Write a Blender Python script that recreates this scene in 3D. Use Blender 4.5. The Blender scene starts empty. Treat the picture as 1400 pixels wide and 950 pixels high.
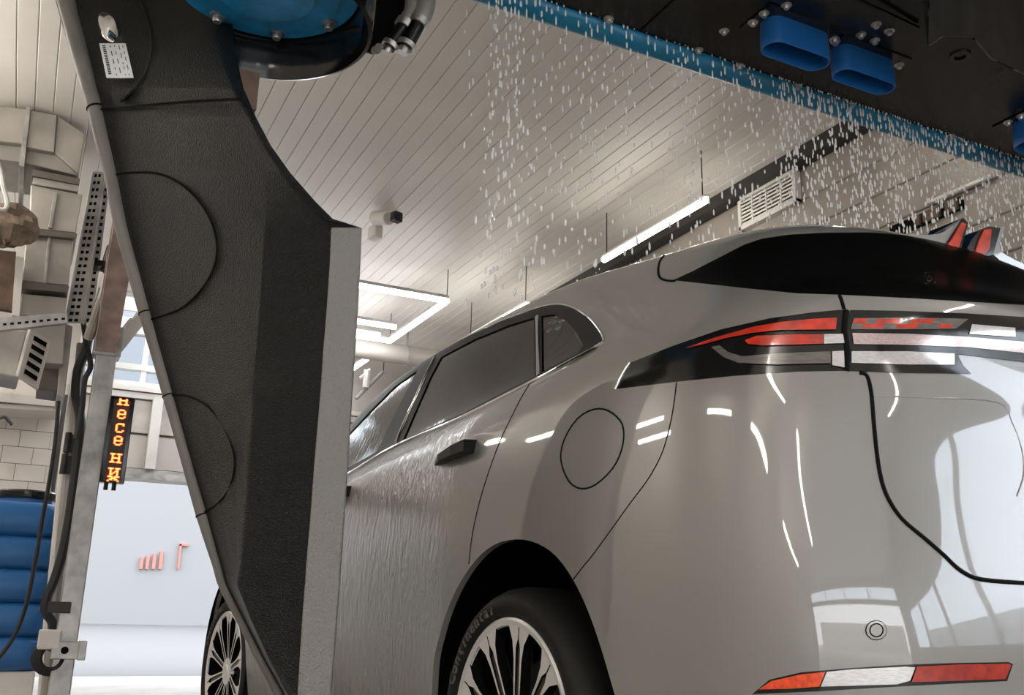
import bpy, bmesh, math, random
import numpy as np
from mathutils import Vector, Matrix
random.seed(7)
sc = bpy.context.scene
col = sc.collection

# ------------------------------------------------------------------ camera
F = 1320.0; CAMH = 0.641
PIT, ROL, YAW = math.radians(15.65), math.radians(1.34), math.radians(26.24)
def cam_axes():
    f = np.array([0, math.cos(PIT), math.sin(PIT)]); u = np.array([0, -math.sin(PIT), math.cos(PIT)]); x = np.array([1., 0, 0])
    c, s = math.cos(ROL), math.sin(ROL)
    R = c*x+s*u; U = -s*x+c*u
    cy, sy = math.cos(YAW), math.sin(YAW)
    Z = np.array([[cy, sy, 0], [-sy, cy, 0], [0, 0, 1]])
    return np.array([R, -U, f]) @ Z.T
CM = cam_axes(); CC = np.array([0, 0, CAMH]); HEAD = np.array([math.sin(YAW), math.cos(YAW), 0])
cd = bpy.data.cameras.new('camera'); cd.sensor_width = 36; cd.lens = F*36/1400; cd.clip_start = .02; cd.clip_end = 500
cam = bpy.data.objects.new('camera', cd); col.objects.link(cam)
cam.matrix_world = Matrix(((CM[0][0], -CM[1][0], -CM[2][0], 0), (CM[0][1], -CM[1][1], -CM[2][1], 0), (CM[0][2], -CM[1][2], -CM[2][2], CAMH), (0, 0, 0, 1)))
sc.camera = cam
def proj(p):
    q = (np.asarray(p, float)-CC) @ CM.T
    return np.stack([700+F*q[..., 0]/q[..., 2], 475+F*q[..., 1]/q[..., 2]], -1)
def at(x, y, X=None, Y=None, Z=None, D=None, G=None):
    d = np.array([(x-700)/F, (y-475)/F, 1.]) @ CM
    if X is not None: t = X/d[0]
    elif Y is not None: t = Y/d[1]
    elif Z is not None: t = (Z-CAMH)/d[2]
    elif G is not None: t = G/(d @ HEAD)
    else: t = D
    return CC+d*t

# ------------------------------------------------------------------ world, exposure
w = bpy.data.worlds.new('overcast_sky'); sc.world = w; w.use_nodes = True
bg = w.node_tree.nodes['Background']; bg.inputs[0].default_value = (.95, .97, 1, 1); bg.inputs[1].default_value = 4.4
sc.view_settings.view_transform = 'Standard'; sc.view_settings.look = 'None'
sc.view_settings.exposure = 0.72; sc.view_settings.gamma = 1; sc.view_settings.use_curve_mapping = False
sc.cycles.use_denoising = True
sc.cycles.max_bounces = 8; sc.cycles.diffuse_bounces = 4; sc.cycles.glossy_bounces = 4
sc.cycles.sample_clamp_indirect = 6
TUBE_EMIT = 19.0

# ------------------------------------------------------------------ materials
MATS = {}
def mat(name, colr, rough=.5, metal=0, spec=.5, coat=0, bump=None, var=None, emit=None, alpha=None, trans=0, ior=1.5):
    """bump=(scale,strength,dist,stretch); var=(scale,amount) brightness noise"""
    if name in MATS: return MATS[name]
    m = bpy.data.materials.new(name); m.use_nodes = True; MATS[name] = m
    nt = m.node_tree; b = nt.nodes['Principled BSDF']
    b.inputs['Base Color'].default_value = (*colr, 1); b.inputs['Roughness'].default_value = rough
    b.inputs['Metallic'].default_value = metal; b.inputs['Specular IOR Level'].default_value = spec
    b.inputs['Coat Weight'].default_value = coat; b.inputs['Coat Roughness'].default_value = .03
    b.inputs['Transmission Weight'].default_value = trans; b.inputs['IOR'].default_value = ior
    if emit: b.inputs['Emission Color'].default_value = (*emit[0], 1); b.inputs['Emission Strength'].default_value = emit[1]
    if alpha is not None: b.inputs['Alpha'].default_value = alpha
    if bump or var:
        tc = nt.nodes.new('ShaderNodeTexCoord')
    if var:
        n = nt.nodes.new('ShaderNodeTexNoise'); n.inputs['Scale'].default_value = var[0]; n.inputs['Detail'].default_value = 6
        mp = nt.nodes.new('ShaderNodeMapping'); nt.links.new(tc.outputs['Object'], mp.inputs[0]); nt.links.new(mp.outputs[0], n.inputs['Vector'])
        if len(var) > 2: mp.inputs['Scale'].default_value = var[2]
        r = nt.nodes.new('ShaderNodeMapRange'); r.inputs[1].default_value = .3; r.inputs[2].default_value = .7
        r.inputs[3].default_value = 1-var[1]; r.inputs[4].default_value = 1+var[1]
        mx = nt.nodes.new('ShaderNodeVectorMath'); mx.operation = 'SCALE'; mx.inputs[0].default_value = colr
        nt.links.new(n.outputs[0], r.inputs[0]); nt.links.new(r.outputs[0], mx.inputs['Scale']); nt.links.new(mx.outputs[0], b.inputs['Base Color'])
    if bump:
        n = nt.nodes.new('ShaderNodeTexNoise'); n.inputs['Scale'].default_value = bump[0]; n.inputs['Detail'].default_value = 3
        mp = nt.nodes.new('ShaderNodeMapping'); nt.links.new(tc.outputs['Object'], mp.inputs[0]); nt.links.new(mp.outputs[0], n.inputs['Vector'])
        if len(bump) > 3: mp.inputs['Scale'].default_value = bump[3]
        bp = nt.nodes.new('ShaderNodeBump'); bp.inputs['Strength'].default_value = bump[1]; bp.inputs['Distance'].default_value = bump[2]
        nt.links.new(n.outputs[0], bp.inputs['Height']); nt.links.new(bp.outputs[0], b.inputs['Normal'])
    return m
def wet_mat(name, colr, rough, metal, coat, strength, spec=.5, amin=.25, amax=.75):
    """smooth car surface with running water towards the front of the car (object Y)"""
    m = mat(name, colr, rough, metal, spec, coat)
    nt = m.node_tree; b = nt.nodes['Principled BSDF']
    tc = nt.nodes.new('ShaderNodeTexCoord'); mp = nt.nodes.new('ShaderNodeMapping'); mp.inputs['Scale'].default_value = (26, 34, 8)
    nt.links.new(tc.outputs['Object'], mp.inputs[0])
    n = nt.nodes.new('ShaderNodeTexNoise'); n.inputs['Scale'].default_value = 1.5; n.inputs['Detail'].default_value = 4; n.inputs['Distortion'].default_value = 1.2
    nt.links.new(mp.outputs[0], n.inputs['Vector'])
    sx = nt.nodes.new('ShaderNodeSeparateXYZ'); nt.links.new(tc.outputs['Object'], sx.inputs[0])
    r = nt.nodes.new('ShaderNodeMapRange'); r.inputs[1].default_value = amin; r.inputs[2].default_value = amax; r.inputs[3].default_value = 0; r.inputs[4].default_value = strength
    nt.links.new(sx.outputs['Y'], r.inputs[0])
    bp = nt.nodes.new('ShaderNodeBump'); bp.inputs['Distance'].default_value = .018
    nt.links.new(r.outputs[0], bp.inputs['Strength']); nt.links.new(n.outputs[0], bp.inputs['Height'])
    nt.links.new(bp.outputs[0], b.inputs['Normal'])
    if coat: nt.links.new(bp.outputs[0], b.inputs['Coat Normal'])
    return m
PAINT = wet_mat('grey_car_paint', (.212, .202, .189), .35, .0, 1.0, 1.0)
PAINT.node_tree.nodes['Principled BSDF'].inputs['Coat IOR'].default_value = 1.62
GLASS = wet_mat('tinted_car_glass', (.010, .009, .008), .03, 0, .1, .03, .5)
BLACKGLASS = mat('black_rear_glass', (.003, .003, .003), .3, spec=.03)
GLOSSBLACK = mat('gloss_black_trim', (.008, .008, .008), .12, spec=.5)
RUBBER = mat('tyre_rubber', (.011, .010, .009), .6, spec=.3, bump=(240, .25, .002))
LETTER = mat('tyre_lettering', (.11, .10, .09), .5)
SILVER = mat('machined_silver', (.72, .70, .67), .3, .25)
GUN = mat('gunmetal_spoke', (.10, .085, .075), .35, .5)
CHROME = mat('chrome', (.85, .85, .85), .08, 1)
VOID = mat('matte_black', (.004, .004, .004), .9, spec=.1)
SEAM = mat('panel_gap_black', (.006, .006, .006), .8, spec=.1)
REDLENS = mat('red_lens', (.50, .035, .018), .12, coat=.6, var=(40, .35))
REDDARK = mat('deep_red_lens', (.33, .028, .018), .15, coat=.5, var=(60, .3))
ORANGE = mat('orange_red_reflector', (.75, .075, .02), .2, coat=.5, var=(120, .3))
CLEAR = mat('clear_lens', (.62, .60, .60), .12, .35, coat=.6, var=(30, .25, (3, 1, 40)))
SMOKE = mat('smoked_lens', (.14, .13, .12), .15, .2, coat=.6, var=(25, .4, (1, 1, 20)))
PINKLENS = mat('pale_pink_lens', (.52, .40, .39), .15, .3, coat=.6, var=(30, .3, (6, 1, 30)))
BLACKPL = mat('grained_black_plastic', (.0025, .0023, .002), .31, spec=.34, bump=(250, .9, .008))
EDGEPL = mat('grey_edge_rubber', (.17, .158, .142), .5, spec=.4, bump=(220, .25, .003), var=(8, .15))
GREYPL = mat('grey_grained_plastic', (.235, .225, .212), .42, spec=.5, bump=(170, .7, .008))
BLUEP = mat('blue_powder_coat', (.025, .29, .62), .4, spec=.5, var=(14, .25))
BLUEPIPE = mat('blue_pipe_paint', (.012, .20, .36), .3, spec=.5)
BLUENOZ = mat('blue_nozzle_plastic', (.012, .115, .36), .35, spec=.5)
BLUETANK = mat('blue_tank_plastic', (.018, .115, .32), .38, spec=.5, bump=(7, .3, .02))
SATIN = mat('satin_black_plastic', (.006, .006, .006), .45, spec=.2)
WETBLACK = mat('wet_black_sheet', (.005, .0045, .004), .25, spec=.4, bump=(60, .25, .004), var=(5, .5))
GLOSSPIPE = mat('grey_pipe', (.32, .30, .28), .3, .3)
GALV = mat('galvanised_steel', (.42, .41, .39), .42, .55, var=(9, .35), bump=(30, .06, .003))
DUCTM = mat('duct_sheet_metal', (.43, .40, .36), .45, .35, var=(4, .25))
DUCTD = mat('duct_flange_dark', (.16, .14, .12), .5, .3)
RUST = mat('rusty_board', (.13, .085, .06), .8, var=(9, .5))
PINKPAINT = mat('faded_red_steel', (.40, .30, .265), .6, var=(7, .4))
WHITEP = mat('white_enamel', (.66, .63, .59), .4, var=(6, .08))
CEIL = mat('ceiling_panel', (.74, .70, .645), .42, spec=.35, bump=(2.2, .10, .02, (1.5, 4, 1)), var=(1.5, .05))
CEILGAP = mat('ceiling_joint', (.20, .18, .16), .7)
WALLP = mat('wall_cladding', (.29, .255, .22), .55, var=(3, .2))
WALLM = mat('beige_plaster', (.50, .46, .42), .7, var=(3, .08))
TILE = mat('cream_tile', (.56, .51, .46), .3, var=(2, .08))
GROUT = mat('tile_grout', (.22, .19, .17), .85)
FLOORM = mat('wet_concrete', (.36, .345, .32), .35, var=(3, .2))
ASPH = mat('grey_street', (.075, .077, .081), .9)
YARDG = mat('pale_yard_pavement', (.34, .33, .32), .9)
YARDF = mat('white_yard_facade', (.50, .49, .48), .9)
FACADE = mat('pale_facade', (.168, .172, .180), .9)
REDCOL = mat('red_column_paint', (.40, .12, .10), .8)
DARKM = mat('dark_metal', (.03, .027, .025), .5, .2)
CABLE = mat('black_cable', (.012, .012, .012), .45)
CLOTH = mat('brown_cloth', (.20, .15, .11), .9, var=(14, .4), bump=(30, .5, .02))
PANE = mat('window_pane', (.75, .82, .88), .05, trans=1, ior=1.1)
LEDW = mat('led_tube_light', (1, 1, 1), .4, emit=((1.0, .95, .88), TUBE_EMIT))
LEDF = mat('led_frame_light', (1, 1, 1), .4, emit=((.95, .97, 1.0), 7.5))
LEDO = mat('orange_led_dots', (1, .4, .1), .4, emit=((1.0, .23, .05), 2.2))
LEDR = mat('red_led_fringe', (1, .1, .05), .4, emit=((1.0, .07, .02), .5))
SIGNB = mat('led_matrix_board', (.055, .035, .03), .6)
STICK = mat('white_sticker', (.82, .84, .86), .5)
INK = mat('sticker_ink', (.03, .03, .03), .6)
WATER = mat('water_drop', (.98, .97, .95), .15, spec=.9)
BOLT = mat('steel_bolt', (.55, .53, .50), .3, .8)

# ------------------------------------------------------------------ mesh helpers
class MB:
    def __init__(s): s.v = []; s.f = []; s.m = []
    def add(s, vs, fs, mi=0):
        o = len(s.v); s.v += [tuple(map(float, v)) for v in vs]
        s.f += [tuple(i+o for i in f) for f in fs]; s.m += [mi]*len(fs); return s
    def box(s, x0, x1, y0, y1, z0, z1, mi=0):
        return s.obox(((x0+x1)/2, (y0+y1)/2, (z0+z1)/2), (abs(x1-x0)/2, 0, 0), (0, abs(y1-y0)/2, 0), (0, 0, abs(z1-z0)/2), mi)
    def obox(s, c, ax, ay, az, mi=0):
        c, ax, ay, az = [np.array(q, float) for q in (c, ax, ay, az)]
        vs = [c+i*ax+j*ay+k*az for k in (-1, 1) for j in (-1, 1) for i in (-1, 1)]
        return s.add(vs, [(0, 2, 3, 1), (4, 5, 7, 6), (0, 1, 5, 4), (2, 6, 7, 3), (0, 4, 6, 2), (1, 3, 7, 5)], mi)
    def prism(s, pts, vec, mi=0):
        n = len(pts); p = [np.array(q, float) for q in pts]; vec = np.array(vec, float)
        return s.add(p+[q+vec for q in p], [tuple(range(n))[::-1], tuple(range(n, 2*n))]+[(i, (i+1) % n, n+(i+1) % n, n+i) for i in range(n)], mi)
    def tube(s, path, r, n=8, mi=0, closed=False, caps=True):
        P = [np.array(p, float) for p in path]; k = len(P); rings = []
        up = np.array([.13, .21, 1.]); prev = None
        for i in range(k):
            if closed: t = P[(i+1) % k]-P[i-1]
            else: t = P[min(i+1, k-1)]-P[max(i-1, 0)]
            t = t/(np.linalg.norm(t)+1e-12)
            if prev is None:
                a = np.cross(t, up if abs(t @ up) < .95*np.linalg.norm(up) else np.array([1., 0, .1]))
            else: a = prev-t*(prev @ t)
            a = a/(np.linalg.norm(a)+1e-12); prev = a; b = np.cross(t, a)
            rr = r[i] if hasattr(r, '__len__') else r
            rings += [P[i]+rr*(math.cos(2*math.pi*j/n)*a+math.sin(2*math.pi*j/n)*b) for j in range(n)]
        fs = []
        for i in range(k if closed else k-1):
            i2 = (i+1) % k
            for j in range(n): fs.append((i*n+j, i*n+(j+1) % n, i2*n+(j+1) % n, i2*n+j))
        if caps and not closed: fs += [tuple(range(n))[::-1], tuple(range((k-1)*n, k*n))]
        return s.add(rings, fs, mi)
    def lathe(s, c, ax, prof, n=32, mi=0, closed=False, a0=0, a1=2*math.pi):
        """prof = list of (radius, offset along axis)"""
        c = np.array(c, float); ax = np.array(ax, float); ax = ax/np.linalg.norm(ax)
        e = np.cross(ax, (0, 0, 1) if abs(ax[2]) < .9 else (0, 1, 0)); e = e/np.linalg.norm(e); g = np.cross(ax, e)
        full = abs(a1-a0-2*math.pi) < 1e-6; m = n if full else n+1; k = len(prof); vs = []
        for j in range(m):
            t = a0+(a1-a0)*j/n
            for (r, o) in prof: vs.append(c+ax*o+r*(math.cos(t)*e+math.sin(t)*g))
        fs = []
        for j in range(n):
            j2 = (j+1) % m
            for i in range(k if closed else k-1):
                i2 = (i+1) % k; fs.append((j*k+i, j*k+i2, j2*k+i2, j2*k+i))
        return s.add(vs, fs, mi)
def mesh_of(mb, name, mats, smooth=False, sharp=35):
    me = bpy.data.meshes.new(name); me.from_pydata(mb.v, [], mb.f)
    for m in (mats if isinstance(mats, (list, tuple)) else [mats]): me.materials.append(m)
    bm = bmesh.new(); bm.from_mesh(me)
    if len(mb.f) < 60000:
        deg = [f for f in bm.faces if f.calc_area() < 1e-12]
        if deg: bmesh.ops.delete(bm, geom=deg, context='FACES')
    bmesh.ops.recalc_face_normals(bm, faces=bm.faces)
    bm.to_mesh(me); bm.free()
    if max(mb.m or [0]) > 0 and len(me.polygons) == len(mb.m): me.polygons.foreach_set('material_index', mb.m)
    if smooth:
        me.polygons.foreach_set('use_smooth', [True]*len(me.polygons))
        me.set_sharp_from_angle(angle=math.radians(sharp))
    me.update(); return me
def obj(name, mb, mats, parent=None, smooth=False, bevel=0, sharp=35):
    if parent is not None and parent.get('_off') is not None:
        o_ = np.array(parent['_off']); mb.v = [tuple(np.array(v)-o_) for v in mb.v]
    o = bpy.data.objects.new(name, mesh_of(mb, name, mats, smooth, sharp)); col.objects.link(o)
    if parent is not None:
        o.parent = parent
        if parent.get('_off') is not None: o['_off'] = list(parent['_off'])
    if bevel:
        b = o.modifiers.new('bevel', 'BEVEL'); b.width = bevel; b.segments = 2; b.limit_method = 'ANGLE'
    return o
def root(name, loc, label=None, cat=None, group=None, kind=None, off=True):
    o = bpy.data.objects.new(name, None); col.objects.link(o); o.location = [float(q) for q in loc]; o.empty_display_size = .1
    if off: o['_off'] = [float(q) for q in loc]
    return tag(o, label, cat, group, kind)
def tag(o, label=None, cat=None, group=None, kind=None):
    for k, v in (('label', label), ('category', cat), ('group', group), ('kind', kind)):
        if v: o[k] = v
    return o
def place(o):
    """re-centre a one-mesh thing on its own base"""
    me = o.data; n = len(me.vertices); a = np.empty(n*3); me.vertices.foreach_get('co', a); a = a.reshape(-1, 3)
    c = (a.min(0)+a.max(0))/2; c[2] = a[:, 2].min(); me.vertices.foreach_set('co', (a-c).ravel()); o.location = c; me.update(); return o
def inst(src, name, loc, parent=None, rot=None, scale=None):
    o = bpy.data.objects.new(name, src.data if hasattr(src, 'data') else src); col.objects.link(o); o.location = [float(q) for q in loc]
    if rot: o.rotation_euler = rot
    if scale: o.scale = scale
    o.parent = parent; return o
def struct(o): o['kind'] = 'structure'; return o
def quadrect(x0, y0, x1, y1): return [(x0, y0), (x1, y0), (x1, y1), (x0, y1)]

# ------------------------------------------------------------------ the room
CZ = 3.5; XR = 4.07; XL = -3.2; YB = 10.5; YF = -6.0
struct(obj('floor', MB().box(XL-.2, XR+.2, YF-.2, YB+.2, -.1, 0), FLOORM))
ceil = struct(obj('ceiling', MB().box(XL-.2, .35, YF-.2, YB+.2, CZ+.012, CZ+.1).box(1.95, XR+.2, YF-.2, YB+.2, CZ+.012, CZ+.1).box(.35, 1.95, YF-.2, 9.3, CZ+.012, CZ+.1), CEILGAP))
pw = .1
def plank_mesh(L):
    m = MB(); h = pw/2-.0012
    pr = [(-h, .011), (-h, .003), (-h+.004, 0), (h-.004, 0), (h, .003), (h, .011)]
    m.prism([(x, -L/2, z) for x, z in pr], (0, L, 0)); return mesh_of(m, 'ceiling_plank', CEIL)
pmL = plank_mesh(YB-YF); pmS = plank_mesh(9.3-YF)
k = 0; x = 1.302*2.859/3.359-pw/2
while x > XL+pw: x -= pw
while x+pw/2 < XR:
    short = .35 < x < 1.95
    inst(pmS if short else pmL, 'ceiling_plank', (x, (YF+(9.3 if short else YB))/2, CZ), ceil); x += pw
# skylight at the far end of the bay
sk = root('window_1', (1.15, 9.9, CZ), kind='structure')
obj('window_frame', MB().box(.33, 1.97, 9.28, 9.36, CZ-.02, CZ+.12).box(.33, 1.97, 9.86, 9.91, CZ-.01, CZ+.12).box(.33, .40, 9.3, YB, CZ-.01, CZ+.12).box(.85, .90, 9.3, YB, CZ-.01, CZ+.12).box(1.38, 1.43, 9.3, YB, CZ-.01, CZ+.12).box(1.9, 1.97, 9.3, YB, CZ-.01, CZ+.12), WHITEP, sk)
for xa, xb in ((.40, .85), (.90, 1.38), (1.43, 1.9)):
    for ya, yb in ((9.36, 9.86), (9.91, YB-.02)):
        obj('pane', MB().box(xa, xb, ya, yb, CZ+.05, CZ+.056), PANE, sk)

# right wall: horizontal cladding boards
YW = .9      # the cladding starts here; a glazed opening lies behind it
WZ0, WZ1 = .85, 2.45
wr = struct(obj('wall_right', MB().box(XR+.012, XR+.2, YW, YB+.2, 0, CZ+.1).box(XR, XR+.2, YF-.2, YF+.3, 0, CZ+.1).box(XR, XR+.2, YF+.3, YW, 0, WZ0).box(XR, XR+.2, YF+.3, YW, WZ1, CZ+.1), WALLP))
w4 = root('window_4', (XR, (YF+YW)/2, WZ0), kind='structure')
fr = MB()
for q in np.linspace(YF+.3, YW, 6): fr.box(XR+.05, XR+.12, q-.03, q+.03, WZ0, WZ1)
obj('window_frame', fr, WHITEP, w4)
yy = np.linspace(YF+.3, YW, 6)
for ya_, yb_ in zip(yy[:-1], yy[1:]): obj('pane', MB().box(XR+.08, XR+.086, ya_+.03, yb_-.03, WZ0, WZ1), PANE, w4)
bh = .2
def board(L):
    m = MB(); h = bh/2-.004
    m.prism([(.02, -L/2, -h), (.004, -L/2, -h), (0, -L/2, -h+.006), (0, -L/2, h-.006), (.004, -L/2, h), (.02, -L/2, h)], (0, L, 0)); return mesh_of(m, 'wall_board', WALLP)
bmsh = board(YB-YW)
for i in range(17): inst(bmsh, 'wall_board', (XR, (YW+YB)/2, .1+i*bh), wr)
struct(obj('trim_1', MB().box(XR-.10, XR, YF, YB, CZ-.09, CZ), DARKM))  # dark box put in for the shadow gap in the ceiling corner
# left wall
struct(obj('wall_left', MB().box(XL-.2, XL, YF-.2, YB+.2, 0, CZ+.1), WALLM))

# back wall with the open gate
gx0 = at(97, 700, Y=YB)[0]-.12; gz = at(210, 657, Y=YB)[2]; gx1 = 3.3
wz0, wz1 = at(190, 531, Y=YB)[2], CZ-.02
wb = struct(obj('wall_back', MB().box(XL-.2, gx0, YB, YB+.2, 0, CZ+.1).box(gx1, XR+.2, YB, YB+.2, 0, CZ+.1).box(gx0, gx1, YB+.02, YB+.2, gz, wz0).box(2.6, gx1, YB, YB+.2, wz0, CZ+.1).box(gx0, 2.6, YB, YB+.2, wz1, CZ+.1), WALLM))
tw, thh = .27, .165
tm = mesh_of(MB().box(-tw/2+.003, tw/2-.003, -.008, .004, -thh/2+.003, thh/2-.003), 'tile', TILE)
struct(obj('trim_2', MB().box(-1.0, gx0-.06, YB-.004, YB, .9, 2.62), GROUT))
zt = at(30, 588, Y=YB)[2]+thh/2; r = -9
for i in range(-8, 4):
    zc = zt+i*thh
    xo = at(27, 600, Y=YB)[0]+(.135 if i % 2 else 0)
    for j in range(-3, 4):
        xc = xo+j*tw
        lim = gx0-.07
        if xc+tw/2 < lim: inst(tm, 'tile', (xc, YB-.004, zc), wb)
        elif xc-tw/2+.03 < lim: inst(tm, 'tile', ((xc-tw/2+lim)/2, YB-.004, zc), wb, None, ((lim-xc+tw/2)/tw, 1, 1))
# gate header: rolled shutter panels and lintel
g = root('door_1', ((gx0+gx1)/2, YB, gz), kind='structure')
obj('lintel', MB().box(gx0, gx1, YB-.10, YB+.02, gz, gz+.06).box(gx0, gx1, YB-.06, YB+.02, gz+.06, gz+.10), GALV, g)
ph = (wz0-.12-(gz+.10))/2
for i, m_ in enumerate((WALLM, DUCTM)):
    xq = gx0+.02
    while xq < gx1-.3:
        obj('gate_panel', MB().box(xq+.008, xq+.792, YB-.03-.02*i, YB+.01, gz+.11+i*ph, gz+.10+(i+1)*ph-.012), m_, g); xq += .8
obj('gate_rail', MB().box(gx0, gx1, YB-.09, YB+.02, wz0-.12, wz0-.06).box(gx0, gx1, YB-.12, YB+.02, wz0-.05, wz0), WHITEP, g)
obj('gate_bracket', MB().box(at(213, 560, Y=YB)[0]-.05, at(213, 560, Y=YB)[0]+.05, YB-.14, YB-.02, gz+.1, wz0-.1), WHITEP, g)
# transom windows above the gate
wn = root('window_2', ((gx0+2.6)/2, YB, wz0), kind='structure')
zm = (wz0+wz1)/2-.1
xs = [gx0, gx0+.62, gx0+1.24, gx0+1.86, 2.6]
fr = MB()
for xq in xs: fr.box(xq-.025, xq+.025, YB-.03, YB+.08, wz0, wz1)
for zq in (wz0+.03, zm, wz1-.03): fr.box(gx0, 2.6, YB-.04, YB+.08, zq-.03, zq+.03)
obj('window_frame', fr, WHITEP, wn)
for xa, xb in zip(xs[:-1], xs[1:]):
    for za, zb in ((wz0+.06, zm-.03), (zm+.03, wz1-.06)): obj('pane', MB().box(xa+.025, xb-.025, YB+.03, YB+.036, za, zb), PANE, wn)

# wall behind the camera: a wide gate with a glazed band above, open to the yard
OPEN = [(-3.0, 3.95, 0.02, 2.75), (-3.0, 3.95, 2.9, 3.35)]
xa, xb = OPEN[0][0], OPEN[0][1]
struct(obj('wall_front', MB().box(XL-.2, xa, YF-.2, YF, 0, CZ+.1).box(xb, XR+.2, YF-.2, YF, 0, CZ+.1).box(xa, xb, YF-.2, YF, OPEN[0][3], OPEN[1][2]).box(xa, xb, YF-.2, YF, OPEN[1][3], CZ+.1), WALLM))
wf = root('window_3', ((xa+xb)/2, YF, OPEN[1][2]), kind='structure')
fr = MB(); nb = 4
for i in range(nb+1): q = xa+(xb-xa)*i/nb; fr.box(q-.03, q+.03, YF-.12, YF-.04, OPEN[1][2], OPEN[1][3])
obj('window_frame', fr, WHITEP, wf)
for i in range(nb): obj('pane', MB().box(xa+(xb-xa)*i/nb+.03, xa+(xb-xa)*(i+1)/nb-.03, YF-.09, YF-.084, OPEN[1][2], OPEN[1][3]), PANE, wf)

# outside ground and far buildings
struct(obj('street_ground', MB().box(-60, 60, YB+.2, 90, -.12, -.02), ASPH))
struct(obj('yard_ground', MB().box(-60, 60, -70, YF-.2, -.12, -.02).box(XR+.2, 60, YF-.2, YB+.2, -.12, -.02), YARDG))
def building(name, x0, x1, y0, y1, h, label, nwin, rows, axis, front, fm=None):
    rt = root(name, ((x0+x1)/2, (y0+y1)/2, 0), label, 'building')
    obj('wall', MB().box(x0, x1, y0, y1, -.02, h), fm or FACADE, rt)
    lo, hi = (x0, x1) if axis == 'x' else (y0, y1); wgap = (hi-lo)/nwin
    for r_ in range(rows):
        for i in range(nwin):
            c = lo+wgap*(i+.5); zz = 1.0+r_*3.0; d_ = wgap*.28
            obj('window', MB().box(c-d_, c+d_, front-.06, front+.06, zz, zz+1.5) if axis == 'x' else MB().box(front-.06, front+.06, c-d_, c+d_, zz, zz+1.5), DUCTM, rt)
    return rt
building('yard_building', -14, 12, -40, -30, 6, 'pale block across the yard behind the photographer, seen only as a reflection', 9, 2, 'x', -30, YARDF)
building('side_building', 24, 34, -44, 14, 7.5, 'long pale block beside the yard, seen only as a reflection in the tailgate', 16, 2, 'y', 24, YARDF)
building('far_building', -20, 26, 48, 58, 16, 'pale sunlit building wall beyond the far gate', 1, 0, 'x', 48)  # wall added to keep the bright sky out of the gate view
# red pilasters on the far building
fb = bpy.data.objects['far_building']; Ys = 48.0
for px, ya, yb_ in ((193, 762, 778), (201, 760, 778), (210, 757, 778), (219, 754, 778)):
    q = at(px, 770, Y=Ys); obj('red_pilaster', MB().box(q[0]-.07, q[0]+.07, Ys-.15, Ys, at(px, yb_, Y=Ys)[2], at(px, ya, Y=Ys)[2]), REDCOL, fb)
q = at(245, 760, Y=Ys); obj('red_sign', MB().box(q[0]-.04, q[0]+.04, Ys-.15, Ys, at(245, 778, Y=Ys)[2], at(245, 744, Y=Ys)[2]).box(q[0]-.04, q[0]+.35, Ys-.15, Ys, at(245, 746, Y=Ys)[2], at(245, 743, Y=Ys)[2]), REDCOL, fb)

# ------------------------------------------------------------------ lamps
def tube_lamp(p0, p1, label, group, wires=True, r=.022):
    p0, p1 = np.array(p0, float), np.array(p1, float); c = (p0+p1)/2
    rt = root('led_tube_lamp', c, label, 'lamp', group); d = (p1-p0)/np.linalg.norm(p1-p0)
    obj('tube', MB().tube([p0, p1], r, 10), LEDW, rt, smooth=True)
    n = np.cross(d, (0, 0, 1)); n = n/np.linalg.norm(n)
    obj('housing', MB().obox(c+np.array([0, 0, r]), (p1-p0)/2, n*.016, (0, 0, .012)), WHITEP, rt)
    if wires:
        for q in (p0+d*.04, p1-d*.04): obj('hanger_wire', MB().tube([q+np.array([0, 0, .03]), (q[0], q[1], CZ)], .004, 5), DARKM, rt)
    return rt
zt0 = 3.15
tA, tB = at(967, 273, Z=zt0), at(825, 355, Z=zt0); TX = (tA[0]+tB[0])/2; ty0, ty1 = tA[1], tB[1]; TL = ty1-ty0
tube_lamp((TX, ty0, zt0), (TX, ty1, zt0), 'bright LED tube hanging beside the ceiling vent above the car', 'LED tubes above the bay')
nx = at(716, 415, Z=zt0)[1]
tube_lamp((TX, nx, zt0), (TX, nx+TL, zt0), 'LED tube just peeking over the car roof beyond the side window', 'LED tubes above the bay')
gap_ = nx-ty1
for k_ in range(1, 4):
    y1_ = ty0-gap_*1.0-(k_-1)*(TL+gap_)
    tube_lamp((TX, y1_-TL, zt0), (TX, y1_, zt0), 'LED tube overhead outside the picture on the right side', 'LED tubes overhead outside the picture')
    for xx in (-.7, -2.2):
        if y1_ > 1.2 and xx > 0: continue
        tube_lamp((xx, y1_-TL-.6, zt0), (xx, y1_-.6, zt0), 'LED tube overhead outside the picture on the left side', 'LED tubes overhead outside the picture', r=.04)
for x_, y_ in ((-.95, 4.4), (-2.1, 4.4), (-2.6, 4.4), (-1.5, 5.9), (-2.3, 5.9), (-1.3, 7.4), (-1.0, 9.0)):  # added out of view to light the ducts and the arm's left face
    tube_lamp((x_, y_, zt0), (x_, y_+TL, zt0), 'thick LED batten overhead outside the picture on the left side', 'LED battens outside the picture', r=.034)

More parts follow.
